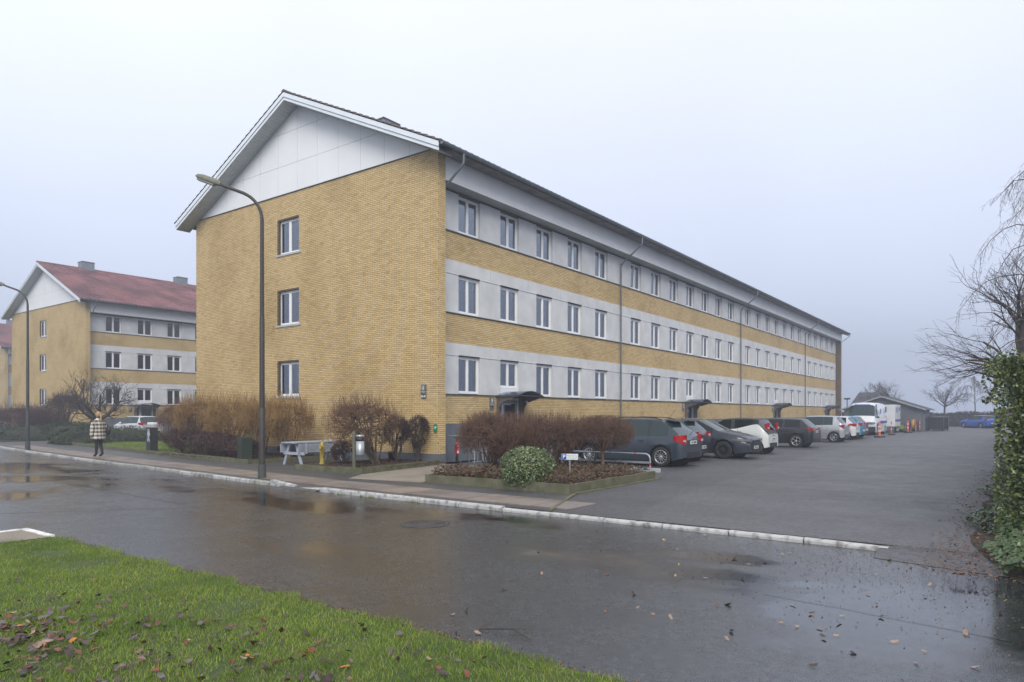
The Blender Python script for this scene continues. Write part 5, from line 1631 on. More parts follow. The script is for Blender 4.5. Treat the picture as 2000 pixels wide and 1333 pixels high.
for sx in (1, -1):
    hnd = MB(); hx = .27 if sx > 0 else -.275
    hnd.ellip((hx, .05, .79), (.022, .035, .045), 8, 6)
    for k in range(4): hnd.tube([(hx, .03+.016*k, .76), (hx*.98, .03+.016*k, .70-.005*k)], [.010, .008], 6)
    hnd.tube([(hx, .08, .78), (hx*.97, .095, .735)], [.011, .009], 6)
    hnd.build('hand', skin_m, pe)
hd = MB().ellip((0, .05, 1.585), (.075, .095, .115), 16, 12).ellip((0, .145, 1.575), (.014, .02, .02), 8, 6).ellip((.075, .045, 1.575), (.012, .02, .03), 8, 6).ellip((-.075, .045, 1.575), (.012, .02, .03), 8, 6).ellip((.03, .135, 1.60), (.012, .008, .008), 8, 5).ellip((-.03, .135, 1.60), (.012, .008, .008), 8, 5).ellip((0, .135, 1.535), (.022, .01, .007), 8, 5).build('head', skin_m, pe)
MB().ellip((0, .025, 1.61), (.088, .105, .115), 16, 12).tube([(0, -.07, 1.62), (0, -.11, 1.55), (0, -.12, 1.42), (0, -.13, 1.28)], [.035, .032, .028, .012], 10).build('hair', mat('blond_hair', (.36, .24, .13), .7, var=.3, vscale=25), pe)
bag = empty('shoulder_bag', (-4.72, 13.13, .02), R(12), label='black shoulder bag hanging at the right side of the woman in plaid', cat='bag')
MB().ellip((.31, -.06, 1.00), (.08, .16, .19), 14, 10).build('pouch', M['black'], bag)
MB().tube([(.33, -.12, 1.12), (.26, -.06, 1.30), (.15, .0, 1.425), (.17, .10, 1.36), (.30, .04, 1.12)], .012, 6).build('strap', M['black'], bag)
# ================================================================== PLANTS
def twig_mat(name, c, c2=None, rough=.8):
    return mat(name, c, rough, c2=c2 or tuple(min(1, x*1.5) for x in c), vscale=3.0)
M['tw_red'] = twig_mat('twig_red', (.095, .050, .032), (.17, .095, .06))
M['tw_ochre'] = twig_mat('twig_ochre', (.17, .10, .035), (.36, .22, .08))
M['tw_brown'] = twig_mat('twig_brown', (.10, .055, .032), (.19, .10, .055))
M['tw_dark'] = twig_mat('twig_dark', (.035, .022, .022), (.075, .045, .04))
M['tw_purple'] = twig_mat('twig_purple', (.040, .021, .020), (.085, .04, .034))
M['bark'] = mat('bark', (.075, .055, .04), .9, c2=(.15, .11, .075), vscale=6, bump=.5)
M['bark_dark'] = mat('bark_dark', (.035, .028, .026), .9, c2=(.07, .055, .05), vscale=5)
M['bark_ochre'] = mat('bark_ochre', (.16, .095, .05), .9, c2=(.25, .16, .09), vscale=6)

def rv(s=1.0): return Vector((random.gauss(0, s), random.gauss(0, s), random.gauss(0, s)))
def curve(a, b, sag=.08, n=3, up=0.0):
    a = Vector(a); b = Vector(b); L = (b-a).length; k = rv(1).normalized()*L*sag + Vector((0, 0, up*L))
    return [a.lerp(b, i/n) + k*(4*(i/n)*(1-i/n)) for i in range(n+1)]
def crown(T, Tb, origin, centre, rad, ks=(12, 9, 13), rs=(.022, .009, .0045, .002), levels=(.45, .78, 1.0), updir=.5, tip=.18, low=-.35, topflat=None):
    """branching crown filling an ellipsoid, fine tips turned upward"""
    O = Vector(origin); C = Vector(centre)
    def P(u, f): return Vector((C.x+u.x*rad[0]*f, C.y+u.y*rad[1]*f, C.z+u.z*rad[2]*f))
    for i in range(ks[0]):
        u = rv().normalized()
        while u.z < low: u = rv().normalized()
        p1 = P(u, levels[0]*random.uniform(.7, 1.2)); Tb.path(curve(O, p1, .12), rs[0]*random.uniform(.8, 1.3), rs[1])
        for j in range(ks[1]):
            u2 = (u + rv(.42)).normalized()
            p2 = P(u2, levels[1]*random.uniform(.8, 1.1)); Tb.path(curve(p1, p2, .12, 2), rs[1], rs[2])
            for k in range(ks[2]):
                u3 = (u2 + rv(.30)).normalized()
                p3 = P(u3, levels[2]*random.uniform(.78, 1.0))
                m = p2.lerp(p3, .6) + rv(.02)
                t = p3 + Vector((random.gauss(0, .3), random.gauss(0, .3), 1)).normalized()*tip*random.uniform(.4, 1.2)*updir
                if topflat and t.z > topflat: t.z = topflat+random.gauss(0, .04)
                T.seg(p2, m, rs[2], rs[3]*1.4); T.seg(m, p3, rs[3]*1.4, rs[3]); T.seg(p3, t, rs[3], rs[3]*.5)
def shrub(label, pos, centre, rad, mt, mb_, group, cat='shrub', trunk=None, name='bare_shrub', leaves=None, **k):
    T = Twigs(); Tb = Twigs(); O = Vector((0, 0, 0))
    if trunk:
        h, r = trunk; Tb.path(curve((0, 0, -.1), (random.uniform(-.04, .04), 0, h), .05, 4), r, r*.8); O = Vector((0, 0, h))
    nst = k.pop('stems', 1)
    if nst == 1: crown(T, Tb, O, centre, rad, **k)
    else:
        ks = k.pop('ks', (12, 9, 13))
        for s in range(nst):
            a = 2*math.pi*s/nst+random.random()
            o2 = O+Vector((math.cos(a)*.09, math.sin(a)*.09, -.03))
            crown(T, Tb, o2, centre, rad, ks=(max(1, ks[0]//nst), ks[1], ks[2]), **k)
    root = empty(name, pos, label=label, cat=cat, group=group)
    link('branches', Tb.mesh('branches', mb_, 5), root)
    link('twigs', T.mesh('twigs', mt, 3), root)
    if leaves:
        n, size, lm = leaves
        u = rng.normal(size=(n, 3)); u /= np.linalg.norm(u, axis=1, keepdims=True); u[:, 2] = np.abs(u[:, 2])*1.0-.15
        Pp = np.array(centre)+u*np.array(rad)*rng.uniform(.75, 1.03, n)[:, None]
        o = link('foliage', leaves_mesh('foliage', Pp, u+rng.normal(size=(n, 3))*.6, size, lm), root)
    return root
G1 = 'leafless shrubs in the beds by the gable'
shrub('wide multi-stemmed leafless shrub behind the litter bin', (-2.0, .72, .1), (-.25, .35, 1.12), (1.30, 1.25, .84), M['tw_brown'], M['bark'], G1, ks=(16, 8, 8), rs=(.036, .016, .0075, .004), tip=.38, low=-.3, updir=1, stems=4)
shrub('narrow clipped dark shrub, the left of the two beside the corner', (-1.15, .75, .1), (0, 0, 1.0), (.46, .46, .56), M['tw_dark'], M['bark_dark'], G1, ks=(10, 9, 9), rs=(.024, .010, .006, .0035), tip=.10, low=-.8)
shrub('narrow clipped dark shrub, right beside the brick corner', (-.42, .52, .1), (0, 0, .98), (.44, .44, .58), M['tw_dark'], M['bark_dark'], G1, ks=(10, 9, 9), rs=(.024, .010, .006, .0035), tip=.10, low=-.8)
G2 = 'tall ochre shrubs along the gable wall'
shrub('ochre vase-shaped shrub right of the lamp post against the gable', (-1.55, 5.75, .08), (0, 0, 1.25), (.95, .95, .82), M['tw_ochre'], M['bark_ochre'], G2, ks=(15, 8, 7), tip=.5, low=-.35, updir=1, rs=(.028, .013, .0075, .0048), stems=3)
shrub('ochre shrub directly behind the lamp post', (-1.35, 7.6, .08), (0, 0, 1.22), (.95, 1.0, .85), M['tw_ochre'], M['bark_ochre'], G2, ks=(15, 8, 7), tip=.5, low=-.35, updir=1, rs=(.028, .013, .0075, .0048), stems=3)
shrub('ochre shrub left of the lamp post, third from the gable corner', (-1.3, 9.7, .08), (0, 0, 1.3), (1.05, 1.1, .88), M['tw_ochre'], M['bark_ochre'], G2, ks=(15, 8, 7), tip=.5, low=-.35, updir=1, rs=(.028, .013, .008, .005), stems=3)
shrub('ochre shrub at the far left end of the gable', (-1.2, 12.2, .08), (0, 0, 1.25), (1.1, 1.2, .95), M['tw_ochre'], M['bark_ochre'], G2, ks=(15, 8, 7), tip=.5, low=-.35, updir=1, rs=(.028, .013, .008, .005), stems=3)
shrub('sparse brown shrub past the gable end, in front of the white-banded block', (-.6, 14.9, .05), (0, 0, 1.2), (1.1, 1.2, .85), M['tw_brown'], M['bark'], G2, ks=(13, 9, 10), tip=.30, low=-.2, updir=1, rs=(.026, .010, .005, .003), stems=3)
lf_purple = island_mat('purple_leaf', [(.028, .012, .011), (.055, .02, .016), (.045, .028, .018), (.07, .03, .022)], .6)
G3 = 'low dark red shrubs behind the kerb edging'
for i, (x, y, r, h, lab) in enumerate([(-2.55, 6.1+.9, .62, .62, 'low dark red shrub just behind the dark green cabinet'), (-2.4, 8.3, .72, .72, 'low dark red shrub behind the edging, second from the cabinet'), (-2.2, 9.7, .75, .78, 'low dark red shrub in the middle of the row below the ochre shrubs'),
                            (-2.05, 11.2, .78, .82, 'low dark red shrub nearer the lawn, below the leftmost ochre shrub'), (-1.7, 12.7, .85, .85, 'low dark red shrub at the lawn edge beside the stickered cabinet'), (-1.0, 6.3, .5, .5, 'low dark red shrub against the gable behind the bench')]):
    shrub(lab, (x, y, .05), (0, 0, h*.62), (r, r*1.15, h*.62), M['tw_purple'], M['bark_dark'], G3, ks=(12, 9, 11), tip=.12, low=-.5, rs=(.012, .006, .004, .0025), leaves=(1400, .028, lf_purple))
shrub('small dark red shrub behind the yellow hydrant', (-2.5, 1.65, .1), (0, 0, .38), (.42, .42, .38), M['tw_purple'], M['bark_dark'], G3, ks=(10, 8, 8), tip=.1, low=-.4, rs=(.012, .006, .004, .0025), leaves=(500, .026, lf_purple))
G4 = 'clipped reddish shrubs in the planting bed'
for (x, y, lab) in [(-2.45, -4.1, 'reddish clipped bare shrub at the left of the planting bed, by the red bicycle'), (-1.72, -4.35, 'reddish clipped bare shrub in the middle of the bed, behind the round green bush'), (-1.15, -5.05, 'reddish clipped bare shrub behind the parking sign')]:
    shrub(lab, (x, y, .1), (0, 0, .90), (.95, .95, .66), M['tw_red'], M['bark'], G4, ks=(18, 10, 11), tip=.26, low=-.7, updir=1, rs=(.02, .009, .005, .0032), stems=3, topflat=1.62)
shrub('round-headed reddish shrub on a thick ochre trunk at the right of the bed', (-.12, -6.08, .1), (0, 0, 1.0), (.88, .94, .54), M['tw_red'], M['bark_ochre'], G4, ks=(18, 10, 10), tip=.24, low=-.5, updir=1, rs=(.024, .009, .005, .0032), trunk=(.50, .058), topflat=1.48)

# round variegated bush
lf_var = island_mat('variegated_leaf', [(.022, .045, .012), (.07, .11, .03), (.035, .07, .018), (.24, .29, .12), (.05, .09, .022), (.13, .18, .06), (.36, .40, .20)], .45, spec=.6)
gb = empty('evergreen_bush', (-4.12, -6.40, .04), label='round variegated green bush spilling over the bed edging', cat='bush')
n = 8500
u = rng.normal(size=(n, 3)); u /= np.linalg.norm(u, axis=1, keepdims=True)
sq = np.abs(u)**2.6; ks_ = (sq.sum(1))**(-1/2.6)
rr = ks_*rng.uniform(.80, 1.03, n)*(1+.05*np.sin(u[:, 0]*7+1)*np.cos(u[:, 1]*6+u[:, 2]*5))
Pp = u*rr[:, None]*np.array([.56, .56, .47])+np.array([0, 0, .41])
keep = Pp[:, 2] > -.06
link('foliage', leaves_mesh('foliage', Pp[keep], (u+rng.normal(size=(n, 3))*.55)[keep], .023, lf_var, aspect=1.5), gb)
Tb = Twigs(); T = Twigs(); crown(T, Tb, (0, 0, 0), (0, 0, .42), (.46, .46, .4), ks=(12, 8, 6), low=-.6, rs=(.012, .006, .003, .002))
link('branches', Tb.mesh('branches', M['bark_dark'], 4), gb); link('twigs', T.mesh('twigs', M['bark_dark'], 3), gb)
MB().ellip((0, 0, .40), (.42, .42, .34), 12, 8).build('shaded_core', mat('inner_shade', (.018, .028, .012), .9), gb)  # solid dark core, its colour stands in for shade between the leaves

# ground cover in the beds
lf_bed = island_mat('bed_leaf', [(.045, .022, .012), (.08, .04, .02), (.05, .045, .015), (.12, .05, .02), (.035, .018, .012), (.09, .08, .03)], .7)
def cover_leaves(name, regions, size, m, zj, label=None):
    P = []; Nn = []
    for (x0, y0, x1, y1, z0, cnt) in regions:
        c = rng.uniform((x0, y0), (x1, y1), (cnt, 2)); hh = np.array([mnoise.noise(Vector((a*1.7, b*1.7, 3))) for a, b in c])*.5+.5
        z = z0 + rng.uniform(0, 1, cnt)**1.2*zj*(.35+hh)
        P.append(np.column_stack([c, z])); Nn.append(rng.normal(size=(cnt, 3))*.8+np.array([-.4, -.3, 1]))
    o = link(name, leaves_mesh(name, np.concatenate(P), np.concatenate(Nn), size, m)); setp(o, kind='stuff'); return o
cover_leaves('ground_cover', [(-4.42, -7.65, -.5, -6.6, .12, 2600), (-4.42, -6.6, .2, -5, .12, 3600), (-4.38, -5, .5, -3.75, .12, 3000), (-4.38, -5.2, -3.2, -3.72, .12, 1800)], .034, lf_bed, .27)
cover_leaves('leaf_litter', [(-3.85, -.6, -.05, 2.05, .10, 3000), (-3.3, 5.3, -.1, 11.7, .08, 4000)], .024, island_mat('dead_leaf', [(.04, .022, .012), (.07, .035, .018), (.03, .018, .012)], .8), .05)

# junipers and distant shrubs on the left
lf_jun = island_mat('juniper', [(.012, .026, .012), (.022, .040, .014), (.035, .055, .018), (.016, .03, .012), (.07, .085, .03)], .75)
def mound(label, pos, rad, n, group='low evergreen mounds by the lawn', m=None, size=.075):
    n = int(n*1.8)
    o = empty('juniper_bush', pos, label=label, cat='bush', group=group)
    u = rng.normal(size=(n, 3)); u /= np.linalg.norm(u, axis=1, keepdims=True); u[:, 2] = np.abs(u[:, 2])
    lump = np.array([mnoise.noise(Vector((a[0]*2.2+pos[0], a[1]*2.2+pos[1], a[2]*2.2))) for a in u])
    P = u*np.array(rad)*(1+.28*lump)[:, None]*rng.uniform(.8, 1.03, n)[:, None]
    link('foliage', leaves_mesh('foliage', P, u+rng.normal(size=(n, 3))*.5+np.array([0, 0, .4]), size, m or lf_jun, aspect=3.6), o)
    MB().ellip((0, 0, 0), (rad[0]*.8, rad[1]*.8, rad[2]*.8), 14, 10).build('branches', M['bark_dark'], o)
    return o
mound('dark green spreading juniper directly behind the walking woman', (-.2, 26.2, 0), (1.3, 2.2, .92), 3400)
mound('dark green juniper between the woman and the white hatchback', (2.6, 26.6, 0), (2.0, 2.0, .86), 3400)
mound('low juniper beyond the lawn, near the stickered cabinet', (5.6, 25.4, 0), (1.8, 1.6, .78), 2400)
mound('juniper at the far left behind the dark lamp post', (.6, 35.2, 0), (1.8, 2.8, 1.02), 3000)
mound('juniper mound between the far-left lamp post and the side path', (2.2, 34.0, 0), (2.2, 2.0, 1.1), 3000)
mound('clipped juniper behind the side path, left of the bare tree', (4.0, 36.8, 0), (2.2, 2.6, 1.15), 2600)
G5 = 'leafless shrubs in the far bed on the left'
shrub('brown bare shrub thicket at the far left edge', (2.39, 43.4, 0), (0, 0, 1.15), (2.2, 2.6, 1.0), M['tw_purple'], M['bark_dark'], G5, ks=(16, 9, 10), tip=.5, low=-.3, updir=1, rs=(.03, .015, .010, .005))
shrub('brown bare shrub thicket just left of the thick-stemmed one', (2.6, 39.8, 0), (0, 0, 1.05), (1.9, 2.0, 1.0), M['tw_purple'], M['bark_dark'], G5, ks=(16, 9, 10), tip=.5, low=-.3, updir=1, rs=(.03, .015, .010, .005))
shrub('tall thick-stemmed bare shrub under the lowest gable window of the red-roofed block', (2.9, 35.9, 0), (0, 0, 1.9), (1.5, 1.6, 1.2), M['tw_dark'], M['bark_dark'], G5, ks=(14, 8, 9), tip=.3, low=-.1, updir=1, rs=(.05, .022, .011, .005), stems=3)

# ------- trees
def tree(name, label, pos, segs, mt, mb_, cat='tree', group=None):
    root = empty(name, pos, label=label, cat=cat, group=group)
    Tb, T = segs
    if Tb.a: link('trunk', Tb.mesh('trunk', mb_, 7), root)
    link('crown', T.mesh('crown', mt, 3), root); return root
def grow(Tb, T, p, d, L, r, depth, up=.15, kids=(3, 5), spread=.7, shrink=.62, rmin=.003, droop=0.0, maxd=4, bias=None):
    n = 4; pts = [Vector(p)]; d = Vector(d).normalized()
    for i in range(n):
        d = (d + rv(.13) + Vector((0, 0, up-droop*(i/n)))*.35 + (bias*.12 if bias else Vector((0, 0, 0)))).normalized()
        pts.append(pts[-1]+d*L/n)
    r1 = max(r*.55, rmin*.6)
    (Tb if depth <= 1 else T).path(pts, r, r1)
    if depth >= maxd: return
    k = random.randint(*kids)
    for j in range(k):
        t = random.uniform(.25, 1.0) if j else 1.0
        i = min(int(t*n), n-1); q = pts[i].lerp(pts[i+1], t*n-i if t < 1 else 1)
        dd = (pts[i+1]-pts[i]).normalized(); s = rv(1); s = (s-dd*s.dot(dd)).normalized()
        nd = (dd*(1-spread*.5)+s*spread*random.uniform(.6, 1.1)).normalized()
        grow(Tb, T, q, nd, L*shrink*random.uniform(.8, 1.2), max(r*(1-t*.4)*.55, rmin), depth+1, up, kids, spread, shrink, rmin, droop, maxd, bias)
# old fruit tree on the left
Tb, T = Twigs(), Twigs()
Tb.path(curve((0, 0, -.1), (.05, .1, 1.15), .05, 4), .17, .14)
for k in range(8):
    a = 2*math.pi*k/8+random.uniform(-.3, .3)
    grow(Tb, T, (.05, .1, 1.15), (math.cos(a), math.sin(a), random.uniform(.45, 1.1)), 1.75, .095, 1, up=.30, kids=(4, 5), spread=.75, shrink=.62, rmin=.010, maxd=4)
tree('bare_tree', 'gnarled leafless fruit tree on the left, above the woman in plaid', (2.3, 30.05, 0), (Tb, T), M['bark_dark'], M['bark_dark'])
# tree behind the hedge on the right
Tb, T = Twigs(), Twigs()
Tb.path(curve((0, 0, -.1), (.0, .1, 3.3), .02, 5), .22, .17)
lft = Vector((-.59, .80, 0)) ; rt = -lft
for k in range(5):
    grow(Tb, T, (0, .1, 3.2), (random.uniform(-.5, .5), random.uniform(-.4, .5), 1.0), 1.9, .085, 1, up=.25, kids=(4, 5), spread=.7, shrink=.62, rmin=.005, maxd=4)
for k in range(7):
    v = lft*random.uniform(.7, 1.1)+Vector((random.uniform(-.3, .3), random.uniform(-.2, .2), random.uniform(-.12, .55)))
    grow(Tb, T, (0, .1, random.uniform(2.6, 3.3)), v, 1.75, .05, 1, up=.10, kids=(3, 4), spread=.5, shrink=.60, rmin=.0045, maxd=4, bias=lft)
for k in range(4):
    grow(Tb, T, (0, .1, 3.1), rt+rv(.4)+Vector((0, 0, .6)), 1.8, .06, 1, up=.15, kids=(3, 4), spread=.6, shrink=.6, rmin=.004, maxd=3)
tree('bare_tree', 'leafless tree behind the hedge with long low branches reaching left', (10.95, -15.05-.35, 0), (Tb, T), M['bark_dark'], M['bark'])
# weeping birch
def birch(scale=1.0, nl=26, seedb=None, fine=.0035, ntw=13, left=True, h=9.4):
    Tb, T = Twigs(), Twigs()
    Tb.path(curve((0, 0, -.1), (.1, .15, h), .01, 6), (.17 if left else .07)*scale, .03)
    for k in range(nl):
        z = 2.9+(h-3.1)*(k/nl)
        if left and k % 3 != 2: d = lft + Vector((random.uniform(-.45, .45), random.uniform(-.3, .3), 0))
        else:
            a = random.random()*6.28; d = Vector((math.cos(a), math.sin(a), 0))
        Lr = random.uniform(1.5, 2.5)*scale*(1.1-.5*(z/h)**3)
        d.normalize(); pts = []
        for i in range(8):
            t = i/7; pts.append(Vector((0, 0, z))+d*Lr*t+Vector((0, 0, Lr*(.75*t-.85*t*t*t)))+rv(.03))
        Tb.path(pts, .022*scale, .005)
        for j in range(ntw):
            t = random.uniform(.3, 1); i = min(int(t*7), 6); q = pts[i].lerp(pts[i+1], t*7-i)
            dd = (d*random.uniform(.1, .6)+rv(.35)); dd.z = random.uniform(-.3, .25); Lt = random.uniform(.4, 1.0)*scale
            P = [q]
            for s in range(6):
                dd = (dd+Vector((0, 0, -.32))+rv(.06)).normalized(); P.append(P[-1]+dd*Lt/6)
            T.path(P, fine*1.1, fine*.6)
            for s in range(1, 6):
                for _ in range(2):
                    e_ = (dd*.4+rv(.45)+Vector((0, 0, -.5))).normalized(); T.seg(P[s], P[s]+e_*random.uniform(.06, .22), fine*.8, fine*.5)
    return Tb, T
tree('weeping_birch', 'weeping birch with hanging twigs entering at the upper right', (9.35, -16.35, 0), birch(1.15), M['bark_dark'], M['bark'])
tree('weeping_birch', 'faint weeping birch in the fog behind the blue car', (92.5, -10.6, 0), birch(1.3, 16, fine=.012, ntw=10, left=False, h=6.6), M['bark_dark'], M['bark'])
# fog trees
def fan_tree(h0, L, r, kids=(3, 5), fine=.012, up=.22, n=7):
    Tb, T = Twigs(), Twigs(); Tb.path(curve((0, 0, -.1), (0, 0, h0), .02, 3), r, r*.8)
    grow(Tb, T, (0, 0, h0), (0, 0, 1), L*1.1, r*.8, 1, up=up, kids=(5, 6), spread=.55, shrink=.6, rmin=fine, maxd=4)
    for k in range(n):
        a = 2*math.pi*k/n; grow(Tb, T, (0, 0, h0*random.uniform(.9, 1.15)), (math.cos(a), math.sin(a), random.uniform(.4, 1.0)), L, r*.5, 1, up=up, kids=kids, spread=.6, shrink=.6, rmin=fine, maxd=4)
    return Tb, T
tree('bare_tree', 'small fan-shaped leafless tree in the fog above the far hedge', (95.6, -6.9, 0), fan_tree(2.5, 1.9, .14), M['bark_dark'], M['bark_dark'])
tree('bare_tree', 'bare tree in the fog just behind the shed roof', (73.2, -2.3, 0), fan_tree(2.0, 1.8, .13, fine=.008), M['bark_dark'], M['bark_dark'])
tree('bare_tree', 'faint bare tree at the far left of the fog bank', (118, 4.5, 0), fan_tree(2.5, 2.2, .16, fine=.02), M['bark_dark'], M['bark_dark'])

# far hedge and far planting
lf_hedge = island_mat('hedge_leaf_far', [(.03, .035, .018), (.045, .05, .025), (.055, .045, .03), (.025, .03, .018)], .8)
def hedge_run(name, label, x0, y0, x1, y1, h, th, n, m, size, cat='hedge', lump=.25, corem=None):
    o = empty(name, (x0, y0, 0), label=label, cat=cat)
    d = np.array([x1-x0, y1-y0]); L = np.linalg.norm(d); d = d/L; nrm = np.array([-d[1], d[0]])
    t = rng.uniform(0, L, n); w = rng.uniform(-1, 1, n); hh = rng.uniform(0, 1, n)
    lum = np.array([mnoise.noise(Vector((a*.35, 1.7, 0))) for a in t])
    H = h*(1+lump*lum)
    side = rng.integers(0, 3, n)
    off = np.where(side == 0, -th/2, np.where(side == 1, th/2, w*th/2)); z = np.where(side == 2, H, hh*H)
    P = np.column_stack([d[0]*t+nrm[0]*off, d[1]*t+nrm[1]*off, z])+rng.normal(size=(n, 3))*.07
    Nn = np.where((side == 2)[:, None], np.array([[0, 0, 1.0]]), np.column_stack([nrm[0]*np.sign(off), nrm[1]*np.sign(off), np.zeros(n)]))+rng.normal(size=(n, 3))*.6
    link('foliage', leaves_mesh('foliage', P, Nn, size, m), o)
    mb = MB(); k = 24; vs = []
    for i in range(k+1):
        tt = L*i/k; hz2 = h*(1+lump*mnoise.noise(Vector((tt*.35, 1.7, 0))))*.95
        for s, zz in ((-1, 0), (-1, hz2), (1, hz2), (1, 0)):
            vs.append((d[0]*tt+nrm[0]*s*th*.42, d[1]*tt+nrm[1]*s*th*.42, zz))
    mb.add(vs, [(i*4+j, i*4+j+1, (i+1)*4+j+1, (i+1)*4+j) for i in range(k) for j in range(3)]+[(0, 1, 2, 3), (k*4, k*4+1, k*4+2, k*4+3)], 0, False)
    mb.build('branches', corem or M['bark_dark'], o); return o
hedge_run('far_hedge', 'long uneven hedge in the fog behind the blue car', 86.5, 8, 88.5, -34, 1.85, 1.6, 9000, lf_hedge, .12)
hedge_run('far_shrubbery', 'low green strip between the block end and the van', 66.5, 4.5, 69, -1.2, 1.5, 1.0, 1800, lf_hedge, .10)

# foggy houses
dk = mat('dark_roof', (.045, .045, .048), .9); dw = mat('dull_wall', (.12, .11, .10), .9)
def far_house(x, y, rz, w, l, hw_, hr, label, chx):
    o = empty('house', (x, y, 0), rz, label=label, cat='house', group='houses fading in the fog')
    MB().box(-w/2, -l/2, 0, w/2, l/2, hw_).build('wall', dw, o)
    ov = .4; e = l*.18
    vs = [(-w/2-ov, -l/2-ov, hw_-.1), (w/2+ov, -l/2-ov, hw_-.1), (w/2+ov, l/2+ov, hw_-.1), (-w/2-ov, l/2+ov, hw_-.1), (0, -l/2+e, hr), (0, l/2-e, hr)]
    rf = MB().add(vs, [(0, 1, 4), (1, 2, 5, 4), (2, 3, 5), (3, 0, 4, 5), (3, 2, 1, 0)]).build('roof', dk, o)
    for c in chx: MB().box(-.3, c-.3, hr-.9, .3, c+.3, hr+.75).build('chimney', dw, rf)
    for yy in np.linspace(-l/2+1.2, l/2-1.6, 3): MB().box(-w/2-.03, yy, .9, -w/2, yy+1.1, 2.0).build('window', M['glass'], o)
far_house(107, 17, 0, 8, 11, 2.5, 6.0, 'foggy dark-roofed house just right of the block end', (-2.2,))
far_house(112, 4.5, R(14), 7, 6.5, 2.4, 5.2, 'foggy dark-roofed house above the van roof', (-1.5,))
lp = empty('mast', (78, 2.2, 0), label='thin dark mast with short crossbar above the van', cat='mast')
MB().tube([(0, 0, 0), (0, 0, 3.6)], .06, 6).box(-.1, -.35, 3.4, .1, .35, 3.6).build('post', M['black'], lp)

# ------- near hedge on the right with ivy at its foot
lf_ivy = island_mat('hedge_leaf', [(.02, .04, .008), (.05, .085, .016), (.10, .14, .025), (.03, .06, .010), (.19, .21, .045), (.02, .042, .009)], .35, spec=.6, translucent=.15)
lf_one = island_mat('hedge_leaf_one', [(.03, .06, .012), (.06, .095, .02), (.10, .13, .03), (.04, .07, .016), (.14, .16, .04)], .35, obj=True, spec=.6, translucent=.15)
lf_gc = island_mat('ivy_leaf', [(.018, .042, .009), (.035, .075, .015), (.065, .11, .022), (.022, .055, .010), (.045, .085, .018), (.10, .075, .03)], .35, spec=.6)
X0, X1, YF, HT = -5.3, 40.0, -15.14, 2.42
hg = empty('hedge', (X0, YF, 0), label='tall leafy green hedge along the right edge of the car park', cat='hedge')
def hedge_pts(n, xa, xb, depth=.10):
    # three zones: near end face, left face, top
    P = []; Nn = []
    f = rng.random(n)
    for q in range(n):
        if f[q] < .42:      # end face (towards -x)
            y = -rng.uniform(-.25, 2.6); z = rng.uniform(.0, HT)
            bulge = .12*mnoise.noise(Vector((y*1.3, z*1.3, 5)))+.10*math.sin(z*1.5)
            P.append((xa-X0-bulge+rng.uniform(0, .22), y, z)); Nn.append((-1, .25, .25))
        elif f[q] < .85:    # face towards the car park
            x = rng.random()**2.2*(xb-xa); z = rng.uniform(0, HT)
            lean = .13*max(0, (z-1.6)/.8)+.12*mnoise.noise(Vector((x*.9, z*1.4, 2)))
            P.append((x, .05+lean-rng.uniform(0, .22), z)); Nn.append((-.3, 1, .25))
        else:
            x = rng.random()**2*(xb-xa); y = -rng.uniform(-.2, 2.4)
            P.append((x, y, HT+.12*mnoise.noise(Vector((x*1.2, y*1.5, 9)))+rng.uniform(-.08, .10))); Nn.append((0, 0, 1))
    return np.array(P), np.array(Nn)+rng.normal(size=(n, 3))*.55
Pq, Nq = hedge_pts(34000, X0, X1)
o = link('foliage', leaves_mesh('foliage', Pq, Nq, .027, lf_ivy, aspect=1.45), hg)
# sprays that stick out at the top
Pq2 = []
for k in range(42):
    b = Vector((rng.uniform(-.1, 1.8), .15, rng.uniform(1.75, 2.45))); d = Vector((-.3+rng.normal()*.3, 1+rng.normal()*.2, .45+rng.normal()*.3)).normalized()
    for j in range(9):
        q = b+d*(.032*j)+rv(.02); Pq2.append(tuple(q))
Pq2 = np.array(Pq2); link('foliage', leaves_mesh('foliage', Pq2, rng.normal(size=Pq2.shape)+np.array([-.3, .3, .8]), .030, lf_ivy, aspect=1.45), hg)
leaf_me = []
for k in range(3):
    leaf_me.append(leaves_mesh('leaf', np.array([[0., 0, 0]]), np.array([[0., 0, 1.]]), .040, lf_one, aspect=1.4))
Pn, Nn_ = hedge_pts(900, X0, X0+1.2)
sel = 0
for p, nn in zip(Pn, Nn_):
    if sel >= 300: break
    if p[1] < -1.2 or p[0] > 1.5: continue
    o = link('leaf', leaf_me[sel % 3], hg, tuple(p+np.array([-.05, .02, 0])*1.0)); o.rotation_euler = Vector(nn).to_track_quat('Z', 'Y').to_euler(); s = random.uniform(.7, 1.3); o.scale = (s, s, s); sel += 1
core = MB().box(.15, -2.5, 0, X1-X0, -.06, HT-.1); core.build('shade_core', mat('hedge_shade', (.012, .014, .008), .95), hg)  # solid box painted near black for the shade inside the hedge
Tb, T = Twigs(), Twigs()
for k in range(260):
    b = Vector((rng.uniform(.0, 2.5), rng.uniform(-1.2, -.02), rng.uniform(0, 1.4))); T.path(curve(b, b+Vector((rng.uniform(-.4, .2), rng.uniform(-.1, .25), rng.uniform(.4, 1.0))), .1, 3), .006, .003)
link('twigs', T.mesh('twigs', M['bark'], 3), hg)
